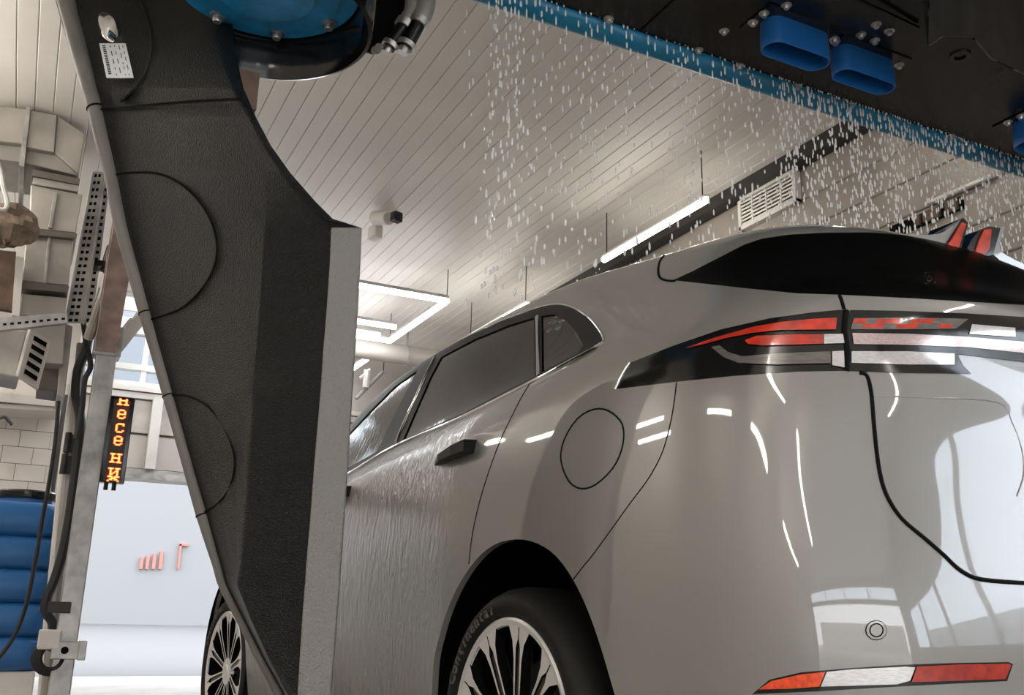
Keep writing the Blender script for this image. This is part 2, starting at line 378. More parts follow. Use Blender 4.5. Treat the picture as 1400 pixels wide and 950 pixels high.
zf = 3.22
c0 = at(611, 411, Z=zf); cF = at(534, 468, Z=zf); i0 = at(541, 447, Z=zf); i1 = at(519, 458, Z=zf)
def led_frame(x0, x1, y0, y1, label, inner):
    rt = root('led_frame_lamp', ((x0+x1)/2, (y0+y1)/2, zf), label, 'lamp', 'LED frame lamps')
    segs = [((x0, y0), (x1, y0)), ((x1, y0), (x1, y1)), ((x0, y1), (x1, y1)), ((x0, y0), (x0, y1))]+inner
    for (a, b) in segs:
        pa, pb = np.array([*a, zf]), np.array([*b, zf]); d = (pb-pa)/np.linalg.norm(pb-pa); n = np.array([-d[1], d[0], 0])
        hs = obj('tube', MB().tube([pa, pb], .026, 8), LEDF, rt, smooth=True)
        obj('housing', MB().obox((pa+pb)/2+np.array([0, 0, .03]), (pb-pa)/2, n*.02, (0, 0, .014)), GALV, hs)
    for a in ((x0, y0), (x1, y0), (x0, y1), (x1, y1)): obj('hanger_wire', MB().tube([(*a, zf+.03), (*a, CZ)], .004, 5), DARKM, rt)
xl = c0[0]-1.9
led_frame(xl, c0[0], c0[1], cF[1]-.05, 'rectangular LED tube frame glowing between wash arm and car roof',
          [((xl+.5, i0[1]), (i0[0], i0[1])), ((xl+.5, i1[1]), (i1[0], i1[1]))])
j0 = at(508, 486, Z=zf); led_frame(j0[0]-1.9, j0[0], j0[1], j0[1]+1.0, 'smaller-looking LED tube frame behind the round ceiling duct', [])

# round ventilation duct crossing the ceiling
b0, b1 = at(487, 463, Z=CZ-.25), at(600, 478, Z=CZ-.25)
bY = (b0[1]+b1[1])/2+.08; rd = .10; zd = CZ-.33
rt = root('round_duct', (2.5, bY, zd), 'round beige duct crossing below the ceiling behind the LED frame', 'duct')
obj('duct_tube', MB().tube([(1.0, bY, zd), (XR, bY, zd)], rd, 20), WALLM, rt, smooth=True)
for xx in (1.6, 2.4, 3.2): obj('strap', MB().tube([(xx, bY, zd), (xx+.03, bY, zd)], rd+.005, 20).box(xx, xx+.02, bY-.004, bY+.004, zd+rd, CZ), GALV, rt)
# small pipe with valve hanging near the far wall
q = at(505, 535, Y=9.6)
rt = root('valve_pipe', q, 'thin grey pipe with a valve near the far ceiling', 'pipe')
obj('pipe', MB().tube([at(487, 545, Y=9.6), at(524, 508, Y=9.6)], .02, 8), GLOSSPIPE, rt, smooth=True)
obj('hanger_rod', MB().tube([at(524, 508, Y=9.6), (*at(524, 508, Y=9.6)[:2], CZ)], .006, 6), DARKM, rt)
obj('valve', MB().tube([at(500, 530, Y=9.58), at(502, 506, Y=9.58)], .035, 8).tube([at(492, 517, Y=9.58), at(506, 505, Y=9.58)], .015, 6), WHITEP, rt, smooth=True)

# security camera under the ceiling
q = at(533, 297, Z=CZ-.14)
rt = root('security_camera', (q[0], q[1], CZ), 'small white security camera with black lens under the ceiling', 'camera')
cb = at(530, 293, Z=CZ)
obj('mount', MB().lathe((cb[0], cb[1], CZ), (0, 0, -1), [(0, 0), (.07, 0), (.07, .03), (.05, .06), (0, .07)], 20), WHITEP, rt, smooth=True)
e0, e1 = at(524, 298, Z=CZ-.10), at(541, 297, Z=CZ-.12); d = e1-e0; d = d/np.linalg.norm(d)*.0+(np.array([.35, -.9, -.25]))/1.0; d = d/np.linalg.norm(d)
hd = obj('head', MB().tube([e0-d*.10, e0+d*.07], .055, 14), WHITEP, rt, smooth=True, bevel=.008)
ln = at(542, 297, Z=CZ-.13)
bx_ = ln-e0; obj('lens', MB().obox(ln, (.035, .01, 0), (-.008, .03, 0), (0, 0, .036)).lathe(ln, d, [(0, .05), (.02, .05), (.024, .03), (0, .03)], 12), GLOSSBLACK, hd, bevel=.008)
obj('junction_box', MB().obox(at(513, 318, Z=CZ-.14), (.035, .02, 0), (-.012, .06, 0), (0, 0, .05)), WHITEP, rt, bevel=.01)
obj('bracket', MB().tube([at(516, 308, Z=CZ-.10), at(526, 298, Z=CZ-.06)], .02, 8), WHITEP, rt, smooth=True)

# air vent on the right wall
va, vb, vc, vd = [at(*p, X=XR-.05) for p in ((1009, 270), (1086, 228), (1008, 317), (1088, 276))]
y1v, y0v = (va[1]+vc[1])/2, (vb[1]+vd[1])/2; z1v, z0v = (va[2]+vb[2])/2, (vc[2]+vd[2])/2
rt = root('wall_vent', (XR, (y0v+y1v)/2, z0v), 'white slatted air vent high on the right wall behind the water', 'vent')
X0 = XR-.05
obj('frame', MB().box(X0, XR, y0v, y1v, z0v, z0v+.03).box(X0, XR, y0v, y1v, z1v-.03, z1v).box(X0, XR, y0v, y0v+.03, z0v, z1v).box(X0, XR, y1v-.03, y1v, z0v, z1v), WHITEP, rt, bevel=.004)
obj('backing', MB().box(XR-.012, XR-.002, y0v+.02, y1v-.02, z0v+.02, z1v-.02), VOID, rt)
ns = 7
for i in range(ns):
    z_ = z0v+.03+(z1v-z0v-.06)*(i+.5)/ns
    obj('slat', MB().obox((X0+.02, (y0v+y1v)/2, z_), (.012, 0, .004), (0, (y1v-y0v)/2-.03, 0), (-.001, 0, .006)), WHITEP, rt)
for i in range(1, 4):
    y_ = y0v+(y1v-y0v)*i/4; obj('divider', MB().box(X0+.004, X0+.03, y_-.006, y_+.006, z0v+.02, z1v-.02), WHITEP, rt)
# dark slot, white conduit and shelf on the right wall
p0, p1 = at(1207, 214, Y=3.6), at(1281, 239, Y=3.6); zz = (p0[2]+p1[2])/2
rt = root('hanging_bar', (p0[0], 3.6, zz), 'short black bar hanging from the ceiling beside the blue pipe', 'bar')
obj('bar', MB().box(p0[0], p1[0], 3.58, 3.64, zz-.02, zz+.025), VOID, rt, bevel=.004)
for xx in (p0[0]+.05, p1[0]-.05): obj('hanger_wire', MB().tube([(xx, 3.61, zz), (xx, 3.61, CZ)], .003, 5), DARKM, rt)
p0, p1 = at(1266, 279, X=XR-.03), at(1357, 240, X=XR-.03)
obj_ = place(obj('conduit', MB().tube([p0, p1], .012, 8), WHITEP, smooth=True)); tag(obj_, 'thin white conduit on the right wall above the spoiler', 'conduit')
p0, p1 = at(1213, 313, X=XR-.03), at(1312, 270, X=XR-.03); ya_, yb_ = sorted((p0[1], p1[1])); zz = (p0[2]+p1[2])/2-.02
rt = root('wall_niche', (XR, (ya_+yb_)/2, zz-.05), 'dark wall niche with rusty pieces behind the rear spoiler', 'niche')
obj('back_panel', MB().box(XR-.012, XR, ya_, yb_, zz-.035, zz+.035), VOID, rt)
for i, (f0, f1) in enumerate(((.05, .2), (.28, .5), (.55, .62))): obj('rusty_piece', MB().box(XR-.03, XR-.01, ya_+(yb_-ya_)*f0, ya_+(yb_-ya_)*f1, zz-.03, zz+.025), RUST, rt)

# ------------------------------------------------------------------ the grey car
CTH = math.radians(2.28)
CU = np.array([-math.sin(CTH), math.cos(CTH), 0]); CL = np.array([-math.cos(CTH), -math.sin(CTH), 0]); CO = np.array([2.037, 2.181, 0])
car = root('car', CO, 'grey coupe SUV parked under the water curtain, seen from its rear left corner', 'car', off=False); car.rotation_euler = (0, 0, CTH)
def car_world(L):
    """local (right, forward, up) -> world"""
    L = np.asarray(L, float); return CO-L[..., 0:1]*CL+L[..., 1:2]*CU+L[..., 2:3]*np.array([0, 0, 1.])
NET = [
[(-0.93, 0, 0.28), (-1.01, 0, 0.42), (-1.045, 0, 0.6), (-1.01, 0, 0.76), (-0.985, 0, 0.9), (-0.978, 0, 1.02), (-0.948, 0, 1.13), (-0.985, 0, 1.295), (-0.8, 0, 1.385), (-0.71, 0, 1.51), (-0.6, 0, 1.625), (-0.35, 0, 1.66), (0.25, 0, 1.695)],
[(-0.91, 0.4, 0.28), (-0.99, 0.42, 0.42), (-1.02, 0.42, 0.6), (-0.985, 0.42, 0.76), (-0.96, 0.42, 0.9), (-0.953, 0.42, 1.02), (-0.923, 0.42, 1.13), (-0.955, 0.42, 1.29), (-0.78, 0.4, 1.38), (-0.69, 0.38, 1.505), (-0.58, 0.37, 1.605), (-0.34, 0.32, 1.645), (0.25, 0, 1.695)],
[(-0.86, 0.74, 0.29), (-0.94, 0.78, 0.42), (-0.97, 0.8, 0.6), (-0.935, 0.795, 0.76), (-0.91, 0.785, 0.92), (-0.9, 0.78, 1.03), (-0.875, 0.765, 1.135), (-0.89, 0.755, 1.275), (-0.71, 0.68, 1.37), (-0.62, 0.64, 1.49), (-0.51, 0.6, 1.56), (-0.28, 0.53, 1.61), (0.27, 0, 1.695)],
[(-0.74, 0.9, 0.3), (-0.8, 0.95, 0.42), (-0.83, 0.975, 0.6), (-0.8, 0.965, 0.77), (-0.765, 0.945, 0.96), (-0.755, 0.93, 1.05), (-0.74, 0.91, 1.14), (-0.72, 0.87, 1.25), (-0.56, 0.785, 1.36), (-0.45, 0.715, 1.48), (-0.35, 0.665, 1.535), (-0.14, 0.61, 1.6), (0.3, 0, 1.7)],
[(-0.52, 0.945, 0.3), (-0.54, 0.98, 0.42), (-0.55, 0.998, 0.6), (-0.53, 0.995, 0.78), (-0.5, 0.975, 0.97), (-0.47, 0.95, 1.11), (-0.445, 0.9355, 1.1675), (-0.42, 0.905, 1.225), (-0.3, 0.83, 1.34), (-0.21, 0.76, 1.455), (-0.1, 0.7, 1.548), (0.04, 0.63, 1.628), (0.35, 0, 1.71)],
[(-0.12, 0.955, 0.29), (-0.12, 0.985, 0.42), (-0.12, 1.003, 0.6), (-0.12, 1, 0.8), (-0.12, 0.982, 0.98), (-0.1, 0.955, 1.11), (-0.09, 0.943, 1.1575), (-0.08, 0.915, 1.205), (0, 0.85, 1.3), (0.06, 0.785, 1.43), (0.14, 0.725, 1.56), (0.22, 0.65, 1.655), (0.42, 0, 1.725)],
[(0.38, 0.945, 0.28), (0.38, 0.975, 0.41), (0.38, 0.99, 0.6), (0.38, 0.99, 0.8), (0.38, 0.978, 0.98), (0.39, 0.957, 1.1), (0.395, 0.949, 1.14), (0.4, 0.925, 1.18), (0.43, 0.865, 1.255), (0.46, 0.8, 1.41), (0.51, 0.735, 1.57), (0.55, 0.655, 1.66), (0.55, 0, 1.725)],
[(0.9, 0.93, 0.27), (0.9, 0.955, 0.4), (0.9, 0.97, 0.6), (0.9, 0.975, 0.8), (0.9, 0.97, 0.97), (0.9, 0.952, 1.08), (0.9, 0.9465, 1.1175), (0.9, 0.925, 1.155), (0.9, 0.872, 1.215), (0.9, 0.805, 1.385), (0.9, 0.74, 1.56), (0.88, 0.66, 1.655), (0.8, 0, 1.72)],
[(1.6, 0.925, 0.26), (1.6, 0.95, 0.4), (1.6, 0.965, 0.6), (1.6, 0.97, 0.79), (1.6, 0.967, 0.95), (1.6, 0.95, 1.05), (1.6, 0.9455, 1.08), (1.6, 0.925, 1.11), (1.6, 0.88, 1.165), (1.57, 0.815, 1.355), (1.5, 0.745, 1.54), (1.4, 0.67, 1.64), (1.2, 0, 1.705)],
[(2.4, 0.93, 0.26), (2.4, 0.955, 0.4), (2.4, 0.975, 0.6), (2.4, 0.98, 0.77), (2.4, 0.972, 0.9), (2.4, 0.95, 0.99), (2.4, 0.935, 1.0175), (2.4, 0.92, 1.045), (2.35, 0.88, 1.1), (2.25, 0.81, 1.26), (2.05, 0.735, 1.46), (1.8, 0.65, 1.6), (1.55, 0, 1.665)],
[(3, 0.94, 0.27), (3, 0.97, 0.42), (3, 0.99, 0.6), (3, 0.985, 0.76), (3, 0.965, 0.86), (2.98, 0.935, 0.93), (2.965, 0.9075, 0.9575), (2.95, 0.88, 0.985), (2.88, 0.8, 1.03), (2.6, 0.72, 1.15), (2.3, 0.62, 1.36), (1.95, 0.52, 1.55), (1.7, 0, 1.63)],
[(3.5, 0.9, 0.26), (3.52, 0.93, 0.4), (3.55, 0.94, 0.58), (3.52, 0.92, 0.7), (3.46, 0.88, 0.78), (3.38, 0.82, 0.85), (3.33, 0.78, 0.875), (3.28, 0.74, 0.9), (3.05, 0.66, 0.98), (2.68, 0.58, 1.09), (2.38, 0.5, 1.31), (2, 0.4, 1.54), (1.75, 0, 1.62)],
[(3.75, 0.55, 0.24), (3.82, 0.56, 0.38), (3.86, 0.56, 0.56), (3.83, 0.55, 0.66), (3.76, 0.53, 0.74), (3.64, 0.5, 0.82), (3.56, 0.475, 0.85), (3.48, 0.45, 0.88), (3.15, 0.38, 0.98), (2.72, 0.34, 1.08), (2.42, 0.3, 1.3), (2.03, 0.24, 1.53), (1.75, 0, 1.62)],
[(3.82, 0, 0.24), (3.9, 0, 0.38), (3.94, 0, 0.56), (3.91, 0, 0.66), (3.84, 0, 0.74), (3.72, 0, 0.82), (3.63, 0, 0.85), (3.54, 0, 0.88), (3.18, 0, 0.98), (2.74, 0, 1.08), (2.44, 0, 1.3), (2.05, 0, 1.53), (1.75, 0, 1.62)]]

def bs(t): return np.array([(1-t)**3, 3*t**3-6*t**2+4, -3*t**3+3*t**2+3*t+1, t**3])/6
def bsample(c, n, axis, mir0, mir1):
    c = np.moveaxis(c, axis, 0)
    def ext(i, j, mir):
        if mir:
            m = c[j].copy(); m[..., 1] *= -1; return m
        return 2*c[i]-c[j]
    c = np.concatenate([ext(0, 1, mir0)[None], c, ext(-1, -2, mir1)[None]]); out = []
    for i in range(len(c)-3):
        for k in range(n): wt = bs(k/n); out.append(sum(wt[q]*c[i+q] for q in range(4)))
    wt = bs(1.); out.append(sum(wt[q]*c[len(c)-4+q] for q in range(4)))
    return np.moveaxis(np.array(out), 0, axis)
S = bsample(np.array(NET, float), 14, 0, True, True); S = bsample(S, 11, 1, False, True)
S[0, :, 1] = 0; S[-1, :, 1] = 0; S[:, -1, 1] = 0
nC, nR = S.shape[:2]
bm = bmesh.new()
V = [[bm.verts.new((-S[i, j, 1], S[i, j, 0], S[i, j, 2])) for j in range(nR)] for i in range(nC)]
for i in range(nC-1):
    for j in range(nR-1):
        try: bm.faces.new((V[i][j], V[i+1][j], V[i+1][j+1], V[i][j+1]))
        except ValueError: pass
bmesh.ops.remove_doubles(bm, verts=bm.verts, dist=1e-5)
bmesh.ops.recalc_face_normals(bm, faces=bm.faces)
bm.faces.ensure_lookup_table()
# outward = left (-x) on the flank
if sum(f.normal.x*f.calc_area() for f in bm.faces) > 0: bmesh.ops.reverse_faces(bm, faces=bm.faces)
camL = np.array([(CC-CO) @ (-CL), (CC-CO) @ CU, CAMH])
camLv = Vector(camL)
cax = CM @ np.array([-CL, CU, [0, 0, 1]]).T    # local dir -> cam axes
def px(v):
    q = cax @ (np.array(v)-camL); return (700+F*q[0]/q[2], 475+F*q[1]/q[2])
def ray_l(x, y): return np.array([(x-700)/F, (y-475)/F, 1.]) @ cax
def visible(f): return f.normal.dot(f.calc_center_median()-camLv) < 0
def pix_plane(a, b):
    n = np.cross(ray_l(*a), ray_l(*b)); return camLv, Vector(n/np.linalg.norm(n))
def lat(v): return (v[1], v[2])
def lat_plane(a, b): return Vector((0, a[0], a[1])), Vector((0, -(b[1]-a[1]), b[0]-a[0])).normalized()
cache_px = {}; cache_lat = {}
def c2(v, mode):
    c = cache_px if mode == 'px' else cache_lat
    r_ = c.get(v)
    if r_ is None: r_ = c[v] = (px(v.co) if mode == 'px' else lat(v.co))
    return r_
def cut(pts, closed=True, mode='px', cond=None):
    ps = list(pts)+([pts[0]] if closed else [])
    xs_ = [p[0] for p in ps]; ys_ = [p[1] for p in ps]; mg = 2 if mode == 'px' else .01
    bb = (min(xs_)-mg, max(xs_)+mg, min(ys_)-mg, max(ys_)+mg)
    cand = []
    for f in bm.faces:
        q = [c2(v, mode) for v in f.verts]
        if max(p[0] for p in q) < bb[0] or min(p[0] for p in q) > bb[1] or max(p[1] for p in q) < bb[2] or min(p[1] for p in q) > bb[3]: continue
        if mode == 'px' and not visible(f): continue
        if cond and not cond(f): continue
        cand.append(f)
    cand = set(cand)
    for a, b in zip(ps[:-1], ps[1:]):
        if math.hypot(b[0]-a[0], b[1]-a[1]) < 1e-6: continue
        sx0, sx1, sy0, sy1 = min(a[0], b[0]), max(a[0], b[0]), min(a[1], b[1]), max(a[1], b[1])
        fs = []
        for f in cand:
            q = [c2(v, mode) for v in f.verts]
            if max(p[0] for p in q) < sx0 or min(p[0] for p in q) > sx1 or max(p[1] for p in q) < sy0 or min(p[1] for p in q) > sy1: continue
            fs.append(f)
        if not fs: continue
        es = set(e for f in fs for e in f.edges); vs = set(v for f in fs for v in f.verts)
        co, no = pix_plane(a, b) if mode == 'px' else lat_plane(a, b)
        r_ = bmesh.ops.bisect_plane(bm, geom=list(vs)+list(es)+fs, dist=1e-6, plane_co=co, plane_no=no)
        cand = set(f for f in cand if f.is_valid) | set(g_ for g_ in r_['geom'] if isinstance(g_, bmesh.types.BMFace))
def inside(p, poly):
    c = False; x, y = p; n = len(poly); j = n-1
    for i in range(n):
        xi, yi = poly[i]; xj, yj = poly[j]
        if (yi > y) != (yj > y) and x < (xj-xi)*(y-yi)/(yj-yi)+xi: c = not c
        j = i
    return c
def spl(pts, n=5, closed=False):
    """Catmull-Rom through 2-D/3-D points"""
    P = [np.array(p, float) for p in pts]; k = len(P); out = []
    for i in range(k if closed else k-1):
        g_ = lambda q: P[q % k] if closed else P[min(max(q, 0), k-1)]
        a, b, c, d = g_(i-1), g_(i), g_(i+1), g_(i+2)
        for t in np.arange(n)/n: out.append(tuple(.5*(2*b+(c-a)*t+(2*a-5*b+4*c-d)*t*t+(3*b-a-3*c+d)*t**3)))
    if not closed: out.append(tuple(P[-1]))
    return out
# outlines on the body as they show from the photographer's place
REARWIN = [(920, 383), (946, 371), (985, 351), (1018, 334), (1042, 326), (1080, 320.5), (1130, 318), (1190, 317.5), (1240, 321.5), (1285, 328), (1330, 332), (1400, 337), (1640, 350), (1640, 424), (1400, 417), (1250, 408), (1151, 403), (1089, 401), (1010, 393)]
LAMP = [(841.5, 532), (851, 512), (861, 496), (919, 473), (986, 450), (1052, 435), (1110, 427), (1147, 423.5), (1159, 424), (1154, 450), (1157, 478), (1156, 507), (1093, 508), (1002, 514), (924, 522)]
LAMP_RED = [(938, 477), (965, 467), (994, 458), (1030, 448), (1068, 441), (1110, 437), (1144, 435), (1142, 451), (1068, 452), (1030, 456), (994, 463), (965, 471)]
LAMP_RED2 = [(1019, 466), (1035, 460), (1085, 458), (1125, 457.5), (1125, 470.5), (1085, 472), (1044, 473), (1023, 471)]
LAMP_WHT = [(1126, 457.5), (1153, 457), (1154, 469.5), (1126, 470.5)]
LAMP_SMK = [(973, 475), (985, 473), (996, 482), (1015, 488), (1060, 484), (1135, 481), (1135, 497), (1060, 499), (1010, 497), (990, 489)]
LAMP_WHT2 = [(1137, 481), (1153, 480), (1154, 503), (1137, 500)]
BAR = [(1162, 424.5), (1230, 425.5), (1320, 429), (1400, 434), (1640, 452), (1640, 512), (1400, 495), (1308, 484), (1316, 500), (1327, 511), (1240, 510), (1159, 507), (1160, 478), (1157, 450)]
BAR_TOP = [(1166, 436), (1240, 435), (1322, 437), (1305, 450), (1240, 451), (1162, 451)]
BAR_WHT1 = [(1327, 444), (1386, 449), (1386, 461), (1323, 457)]
BAR_MID = [(1164, 456), (1240, 457), (1320, 461), (1400, 468), (1640, 486), (1640, 500), (1400, 483), (1320, 475), (1240, 472), (1166, 471)]
BAR_LOW = [(1163, 481), (1240, 481), (1303, 484), (1303, 499), (1240, 499), (1163, 497)]
reds = []
for i in range(6):
    x0 = 1166+i*23.; reds.append([(x0+3, 436.5), (x0+20, 436.7), (x0+15, 443), (x0-2, 442.8)] if i % 2 == 0 else [(x0+3, 443.5), (x0+20, 443.7), (x0+16, 449.5), (x0-1, 449.4)])
    if i < 4: reds.append([(x0+14, 444), (x0+26, 444), (x0+22, 449.5), (x0+10, 449.5)] if i % 2 == 0 else [(x0+10, 437), (x0+24, 437), (x0+20, 442.7), (x0+6, 442.7)])
BLAMP = [(1028, 949), (1052, 929), (1095, 919), (1165, 913), (1237, 908.5), (1310, 906), (1379, 905), (1385, 908), (1377, 931), (1237, 938), (1120, 945)]
BL_OR = [(1038, 942), (1055, 930.5), (1095, 921.5), (1128, 918), (1120, 938), (1080, 941)]
BL_CL = [(1130, 918), (1165, 914.5), (1237, 911), (1250, 912), (1243, 930), (1225, 935), (1122, 938)]
BL_RD = [(1252, 911), (1310, 908), (1377, 907), (1381, 909), (1373, 928), (1245, 932)]
DLO = [(473.5, 650), (541, 610), (635, 569.5), (739.5, 516), (807, 480), (827, 468), (822, 455), (812, 441), (800, 430), (783, 420.5), (763, 416.5), (736, 421), (690, 437.5), (648.6, 456), (610, 473.5), (574.5, 493), (546, 513), (520.6, 535), (497, 559), (477, 582), (440, 627), (412, 668), (404, 690)]
GL_R = [(551, 601), (570, 557), (588, 516), (603, 488), (648.6, 464), (696, 444.5), (730, 434), (730, 515), (690, 535), (635, 563.5)]
GL_Q = [(740, 432), (757, 429.5), (773, 436.5), (788, 454), (797, 471), (791, 482), (741, 509)]
GL_F = [(420, 668), (450, 624), (480, 590), (512, 556), (540, 528), (571, 506), (548, 550), (514, 618), (480, 637)]
FUEL = spl([(767, 629), (772, 600), (790, 572), (812, 559.5), (831, 561), (848, 575), (853, 592), (850, 615), (838, 640), (815, 662), (795, 668), (778, 658)], 3, True)
TGATE = [(1159, 507), (1175, 510), (1185, 514), (1191, 538), (1195, 585), (1201, 637), (1211, 675), (1232, 708.5), (1265, 737), (1289, 758), (1313, 780), (1341, 792), (1400, 797), (1700, 805), (1700, 430), (1400, 417), (1250, 408), (1151, 403), (1153, 423), (1162, 424.5), (1157, 450), (1160, 478)]
QLINE = [(925, 523), (921, 555), (914, 590), (904, 622), (886, 655), (860, 690), (835, 725), (810, 759), (796, 776), (781, 796)]
BUMPER = [(925, 523), (921, 555), (914, 590), (904, 622), (886, 655), (860, 690), (835, 725), (810, 759), (796, 776), (781, 796), (820, 900), (880, 1100), (950, 1700), (2400, 1700), (2400, 800), (1400, 797), (1341, 792), (1313, 780), (1289, 758), (1265, 737), (1232, 708.5), (1211, 675), (1201, 637), (1195, 585), (1191, 538), (1185, 514), (1175, 510), (1159, 507), (1093, 508), (1002, 514)]
DOORLINE = [(724, 525), (712, 545), (697, 575), (685, 600), (670, 640), (656, 685), (646, 730), (641, 771)]
SENSOR = [(1197.5+14*math.cos(t*math.pi/6), 861.5+13*math.sin(t*math.pi/6)) for t in range(12)]
arch = lambda ca, R_, n=40: [(ca+R_*math.cos(2*math.pi*k_/n), .385+R_*math.sin(2*math.pi*k_/n)) for k_ in range(n)]
RA = .44; WB = 2.95
from mathutils.bvhtree import BVHTree
bvh = BVHTree.FromBMesh(bm)
def onbody(x, y, lift=0.0):
    d = Vector(ray_l(x, y)).normalized(); h = bvh.ray_cast(camLv, d)
    if h[0] is None: return None
    return np.array(h[0]+h[1]*(lift*(1 if h[1].dot(d) < 0 else -1)))
ARCHP = [(590, 960), (593, 905), (601, 868), (612, 833), (628, 798), (650, 766), (675, 745), (706, 737), (735, 743), (761, 761), (785, 795), (805, 838), (823, 890), (842, 955)]
AP = [(lambda q: (q[1], q[2]))(onbody(*p_)) for p_ in spl(ARCHP, 3)]
AP = [(AP[0][0]+.012, .20), (AP[0][0]+.01, (AP[0][1]+.2)/2)]+AP+[(AP[-1][0]-.006, (AP[-1][1]+.2)/2), (AP[-1][0]-.005, .20)]
ARCH = {0: AP, WB: [(a_+WB, z_) for a_, z_ in AP]}
for ca in (0, WB): cut(ARCH[ca], True, 'lat', lambda f: f.calc_center_median().x < -.6)
for p_ in (REARWIN, LAMP, BAR, BLAMP, DLO, TGATE): cut(spl(p_, 3, True) if p_ is DLO else p_)
cut(QLINE, False); cut([(x_, y_) for x_, y_ in BUMPER[9:13]], False)
cut(DOORLINE, False)
for p_ in (LAMP_RED, LAMP_RED2, LAMP_WHT, LAMP_SMK, LAMP_WHT2, BAR_TOP, BAR_WHT1, BAR_MID, BAR_LOW, BL_OR, BL_CL, BL_RD, GL_R, GL_Q, GL_F, SENSOR, FUEL): cut(p_)
for r_ in reds: cut(r_)
cut([(1.13, .2), (1.13, 1.3)], False, 'lat', lambda f: f.calc_center_median().x < -.6)
# windscreen outline by side view
cut([(2.72, 1.07), (1.90, 1.565)], False, 'lat', lambda f: True)
DLOS = spl(DLO, 3, True)
rest = {}
order = [('rear_window', REARWIN)]
sub = [('lamp_red', LAMP_RED), ('lamp_red2', LAMP_RED2), ('lamp_white', LAMP_WHT), ('lamp_smoke', LAMP_SMK), ('lamp_white2', LAMP_WHT2), ('lamp', LAMP),
       *[('bar_red%d' % i, r_) for i, r_ in enumerate(reds)], ('bar_top', BAR_TOP), ('bar_white', BAR_WHT1), ('bar_mid', BAR_MID), ('bar_low', BAR_LOW), ('bar', BAR),
       ('bl_orange', BL_OR), ('bl_clear', BL_CL), ('bl_red', BL_RD), ('bl', BLAMP), ('rear_window', REARWIN),
       ('glass_rear', GL_R), ('glass_quarter', GL_Q), ('glass_front', GL_F), ('dlo', DLOS), ('sensor', SENSOR), ('fuel', FUEL), ('tailgate', TGATE), ('bumper', BUMPER)]
doorpoly = DOORLINE+[(641, 800), (560, 1100), (300, 1300), (300, 600), (400, 690), (473.5, 650), (541, 610), (635, 569.5)]
bm.normal_update()
groups = {}
kill = []
for f in bm.faces:
    c = f.calc_center_median(); la = (c.y, c.z)
    if c.x < -.6 and c.z < .9 and any(inside(la, ARCH[ca]) for ca in (0, WB)): kill.append(f); continue
    p = px(c); lab = 'body'; vis = visible(f)
    if c.y < 2.35 and vis:
        for nm, poly in sub:
            if inside(p, poly):
                if nm in ('tailgate', 'bumper', 'rear_window') and c.y > -.3: continue
                if nm == 'bumper' and c.y > .1: continue
                lab = nm; break
        if lab == 'body' and c.y > .05 and c.x < -.7 and inside(p, doorpoly): lab = 'door_r' if c.y < 1.13 else 'door_f'
    if lab == 'body':
        if c.y < -.30 and c.z < .55 : lab = 'bumper'
        elif c.y > 1.13 and c.y < 2.35 and c.z < 1.05 and c.x < -.8: lab = 'door_f'
        elif c.y > 1.0 and c.x > -.66 and c.z > 1.07 and (c.z-1.07) > (2.72-c.y)*(1.565-1.07)/(2.72-1.90) and c.y > 1.80 and c.z < 1.6: lab = 'windscreen'
    groups.setdefault(lab, []).append(f)
vn = {v: v.normal.copy() for v in bm.verts}
def export(name, labs, m, parent, mirror='merge', off=0.0):
    """mesh from labelled faces; mirror: 'merge' both halves into one, 'none' left only, 'only' right only"""
    vs, ns, fs = [], [], []; ix = {}
    F_ = [f for lb in labs for f in groups.get(lb, [])]
    if not F_: return None
    def add(sgn):
        ix.clear()
        for f in F_:
            q = []
            for v in f.verts:
                if v not in ix:
                    n = vn[v]; co = v.co+n*off
                    ix[v] = len(vs); vs.append((co.x*sgn, co.y, co.z)); ns.append((n.x*sgn, n.y, n.z))
                q.append(ix[v])
            fs.append(tuple(q) if sgn > 0 else tuple(q[::-1]))
    if mirror in ('merge', 'none'): add(1)
    if mirror in ('merge', 'only'): add(-1)
    me = bpy.data.meshes.new(name); me.from_pydata(vs, [], fs); me.materials.append(m)
    me.polygons.foreach_set('use_smooth', [True]*len(me.polygons)); me.update()
    me.normals_split_custom_set_from_vertices(ns)
    o = bpy.data.objects.new(name, me); col.objects.link(o); o.parent = parent; return o
def both(name, labs, m, parent, off=0.0):
    a = export(name, labs, m, parent, 'none', off); b = export(name, labs, m, parent, 'only', off); return a, b
body = export('body', ['body'], PAINT, car)
tg = export('tailgate', ['tailgate'], PAINT, car)
bump_ = export('rear_bumper', ['bumper'], PAINT, car)
for lb in ('door_r', 'door_f'): both('door', [lb], PAINT, car)
both('fuel_flap', ['fuel'], PAINT, car)
rw = export('rear_window', ['rear_window'], BLACKGLASS, car)
export('windscreen', ['windscreen'], GLASS, car)
for lb in ('glass_rear', 'glass_quarter', 'glass_front'): both('side_window', [lb], GLASS, car, -.004)
both('window_surround', ['dlo'], SATIN, car)
la_, lb_ = both('tail_lamp', ['lamp'], GLOSSBLACK, car)
for nm, lab, m_ in (('red_strip', 'lamp_red', REDLENS), ('red_strip', 'lamp_red2', REDLENS), ('clear_strip', 'lamp_white', CLEAR), ('smoked_strip', 'lamp_smoke', SMOKE), ('clear_strip', 'lamp_white2', CLEAR)):
    export(nm, [lab], m_, la_, 'none', .003); export(nm, [lab], m_, lb_, 'only', .003)
br = export('light_bar', ['bar'], GLOSSBLACK, tg, 'merge', .002)
export('pale_strip', ['bar_mid'], PINKLENS, tg, 'merge', .004)
